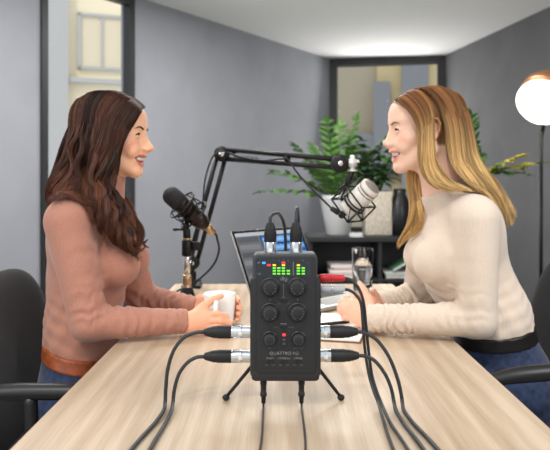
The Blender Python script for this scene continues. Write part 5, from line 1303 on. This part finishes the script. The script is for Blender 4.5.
r_f = [([PM(355, 304.5, 1.652), PM(348.5, 302, 1.660), PM(341.5, 303.5, 1.686), PM(345, 306, 1.705)], [.0125, .0105, .0092, .0078]),
       ([PM(353, 306.5, 1.648), PM(344.5, 306.5, 1.656), PM(340.0, 308.0, 1.684), PM(345, 309, 1.700)], [.0120, .0108, .0092, .0078]),
       ([PM(352, 312.0, 1.645), PM(343.5, 309.0, 1.655), PM(341.0, 311.5, 1.680), PM(345, 314, 1.696)], [.0115, .0105, .0090, .0075]),
       ([PM(354, 317.5, 1.645), PM(346.0, 316.0, 1.655), PM(344.0, 317.5, 1.676), PM(348, 319, 1.690)], [.0105, .0092, .0082, .0070]),
       ([PM(370, 311, 1.652), PM(367.0, 300, 1.664), PM(363.0, 290.5, 1.672), PM(359.5, 283.5, 1.678)], [.0200, .0158, .0122, .0078])]
l_palm = [(wf2, PM(370, 302, 1.735), .019, .018), (PM(374, 305, 1.745), PM(362, 308, 1.720), .018, .016), (PM(374, 309, 1.740), PM(361, 312, 1.718), .018, .016)]
l_f = [([PM(364, 300, 1.722), PM(359, 296.5, 1.705), PM(354, 297.0, 1.685), PM(352.0, 300.0, 1.672)], [.0110, .0092, .0084, .0072]),
       ([PM(362, 303, 1.720), PM(352, 299.0, 1.706), PM(345.5, 299.0, 1.690), PM(342.5, 302, 1.680)], [.0115, .010, .009, .0075]),
       ([PM(361, 309, 1.720), PM(353, 310, 1.712), PM(347.5, 311, 1.704), PM(347, 312, 1.685)], [.0110, .010, .009, .0075]),
       ([PM(361, 313, 1.718), PM(354, 315, 1.710), PM(349.5, 316, 1.700), PM(350, 317, 1.685)], [.010, .009, .008, .007]),
       ([PM(378, 303, 1.745), PM(376, 295.5, 1.735), PM(372.5, 290.5, 1.722)], [.0135, .0105, .0082])]
belt2 = mat('black_leather_belt', srgb(30, 27, 27), .35)
R2 = dict(ns=.86, cg=.004, sx=-1, H=H2, J=J2_, label='woman with long straight blonde hair in a cream long sleeved top, smiling with clasped hands', xr=(-.06, .76), hand_box=((.14, .27), (1.62, 1.78), (.745, .88)),
          chest_r=(.104, .126, .155), waist_r=(.084, .118, .13), pelvis_r=(.108, .165, .125), bust_r=(.057, .057, .058), ra=(.051, .041, .040, .029), cuff=.033, neck_r=.047,
          hands=[(r_palm, r_f), (l_palm, l_f)], skin=srgb(240, 198, 174), lip=srgb(216, 142, 130), blush=srgb(238, 166, 144), scalp=srgb(150, 108, 72), scalp_fn=scalp_generic, handcol=srgb(236, 166, 136), nail=srgb(235, 180, 165),
          brow=srgb(132, 98, 70), iris=srgb(70, 90, 100), lash=srgb(48, 34, 28), sweater=sw2, fold=fold2, collar=((-.50, 0, 1), (.412, 1.70, 1.103)), hem=((.12, 0, -1), (.60, 1.70, .745)), belt_mid=.014, belt=belt2, knee=(.13, 1.70, .545), ankle=(.12, 1.70, .085))
root2 = build_person(R2)
cen2 = H2.w(-.01, 0, .0)
gA = [[(395, 101, .002), (405, 104, .040), (413, 112, .062), (418, 124, .076), (419, 138, .080), (419, 152, .078), (420, 166, .072), (425, 178, .080), (434, 187, .100), (446, 190, .122), (458, 190, .134)],
      [(402, 95, .002), (414, 99, .048), (423, 108, .070), (427, 121, .082), (427, 137, .086), (427, 152, .083), (428, 167, .080), (434, 179, .096), (444, 187, .118), (457, 189, .134), (470, 194, .138)],
      [(410, 90, .002), (422, 95, .052), (430, 105, .074), (433.5, 118, .084), (434, 133, .088), (434, 148, .086), (437, 164, .084), (445, 176, .102), (456, 184, .122), (469, 189, .134), (482, 198, .132)]]
gB = [[(412, 89.5, .002), (426, 94, .052), (437, 104, .074), (442, 115, .082), (446, 128, .084), (447, 146, .082), (450, 163, .084), (456, 175, .098), (466, 183, .114), (480, 192, .124), (493, 206, .118)],
      [(423, 86.5, .002), (439, 92, .050), (451, 104, .066), (457, 119, .070), (460, 135, .070), (461, 151, .072), (464, 165, .080), (471, 176, .090), (481, 187, .100), (493, 201, .106), (502, 218, .100)],
      [(435, 86, .010), (450, 93, .040), (461, 106, .050), (467, 123, .052), (469, 140, .054), (472, 155, .060), (477, 168, .068), (486, 180, .076), (496, 193, .082), (506, 210, .084), (510, 229, .080)],
      [(444, 88, .004), (458, 97, .020), (467, 110, .024), (472, 128, .026), (475, 146, .030), (479, 160, .040), (486, 172, .046), (495, 184, .054), (504, 197, .058), (512, 212, .060), (513, 231, .060)],
      [(447, 89, -.004), (459, 98, -.012), (468, 111, -.014), (473, 129, -.014), (476, 147, -.010), (480, 161, .004), (488, 174, .014), (497, 186, .024), (506, 199, .030), (514, 213, .034), (515, 226, .036)]]
gF = [[(395, 101, -.002), (405, 105, -.045), (411, 122, -.070), (412, 143, -.074), (409, 163, -.066), (405, 180, -.060), (409, 200, -.052), (410, 217, -.050), (405, 232, -.056), (400, 243, -.058), (397, 249, -.058)],
      [(402, 95, -.002), (418, 102, -.050), (424, 122, -.074), (423, 146, -.074), (415, 166, -.066), (411, 182, -.058), (415, 200, -.048), (417, 217, -.044), (413, 232, -.052), (406, 243, -.056), (401, 251, -.058)],
      [(412, 90, -.002), (430, 98, -.052), (436, 122, -.074), (432, 146, -.074), (424, 168, -.064), (419, 184, -.054), (423, 200, -.040), (425, 216, -.034), (421, 231, -.044), (413, 243, -.052), (406, 250, -.056)]]
gG = [[(a, b, -c) for a, b, c in g] for g in gB[:4]]
for g in gG:
    for i in range(6, len(g)): g[i] = (g[i][0]-2, g[i][1], max(g[i][2], -.07))
fams = [dict(g=gA, w=.17, Y=1.70, wave=.0030, cen=cen2, locks=16, clump=.65, w0=.3, thick=.10, tip0=.2, tip1=.6, m0=.78, m1=.34), dict(g=gB, w=.45, Y=1.70, wave=.0050, cen=cen2, locks=30, clump=.7, w0=.4, thick=.2, tip0=.15, tip1=.75, m0=.75, m1=.38),
        dict(g=gF, w=.18, Y=1.70, wave=.0060, cen=cen2, locks=14, clump=.7, w0=.5, thick=.12, tip0=.2, tip1=.6, m0=.78, m1=.34), dict(g=gG, w=.20, Y=1.70, wave=.002, cen=cen2, locks=14, thick=.25, tip0=.15, tip1=.75)]
make_hair('hair', root2, fams, 5800, .00085, (srgb(96, 60, 34), srgb(160, 108, 64)), np.random.default_rng(7), tipcol=srgb(246, 206, 140), name_m='blonde_hair', H=H2, J={k: np.array(v) for k, v in J2_.items()})
# ------------------------------------------------------------------ lettering becomes real mesh
bpy.context.view_layer.update()
dg = bpy.context.evaluated_depsgraph_get()
for o in [o for o in bpy.data.objects if o.type == 'FONT']:
    me = bpy.data.meshes.new_from_object(o.evaluated_get(dg)); me.name = o.name
    n = bpy.data.objects.new('printed_text', me); C.objects.link(n); n.parent = o.parent; n.location = o.location; n.rotation_euler = o.rotation_euler
    bpy.data.objects.remove(o)
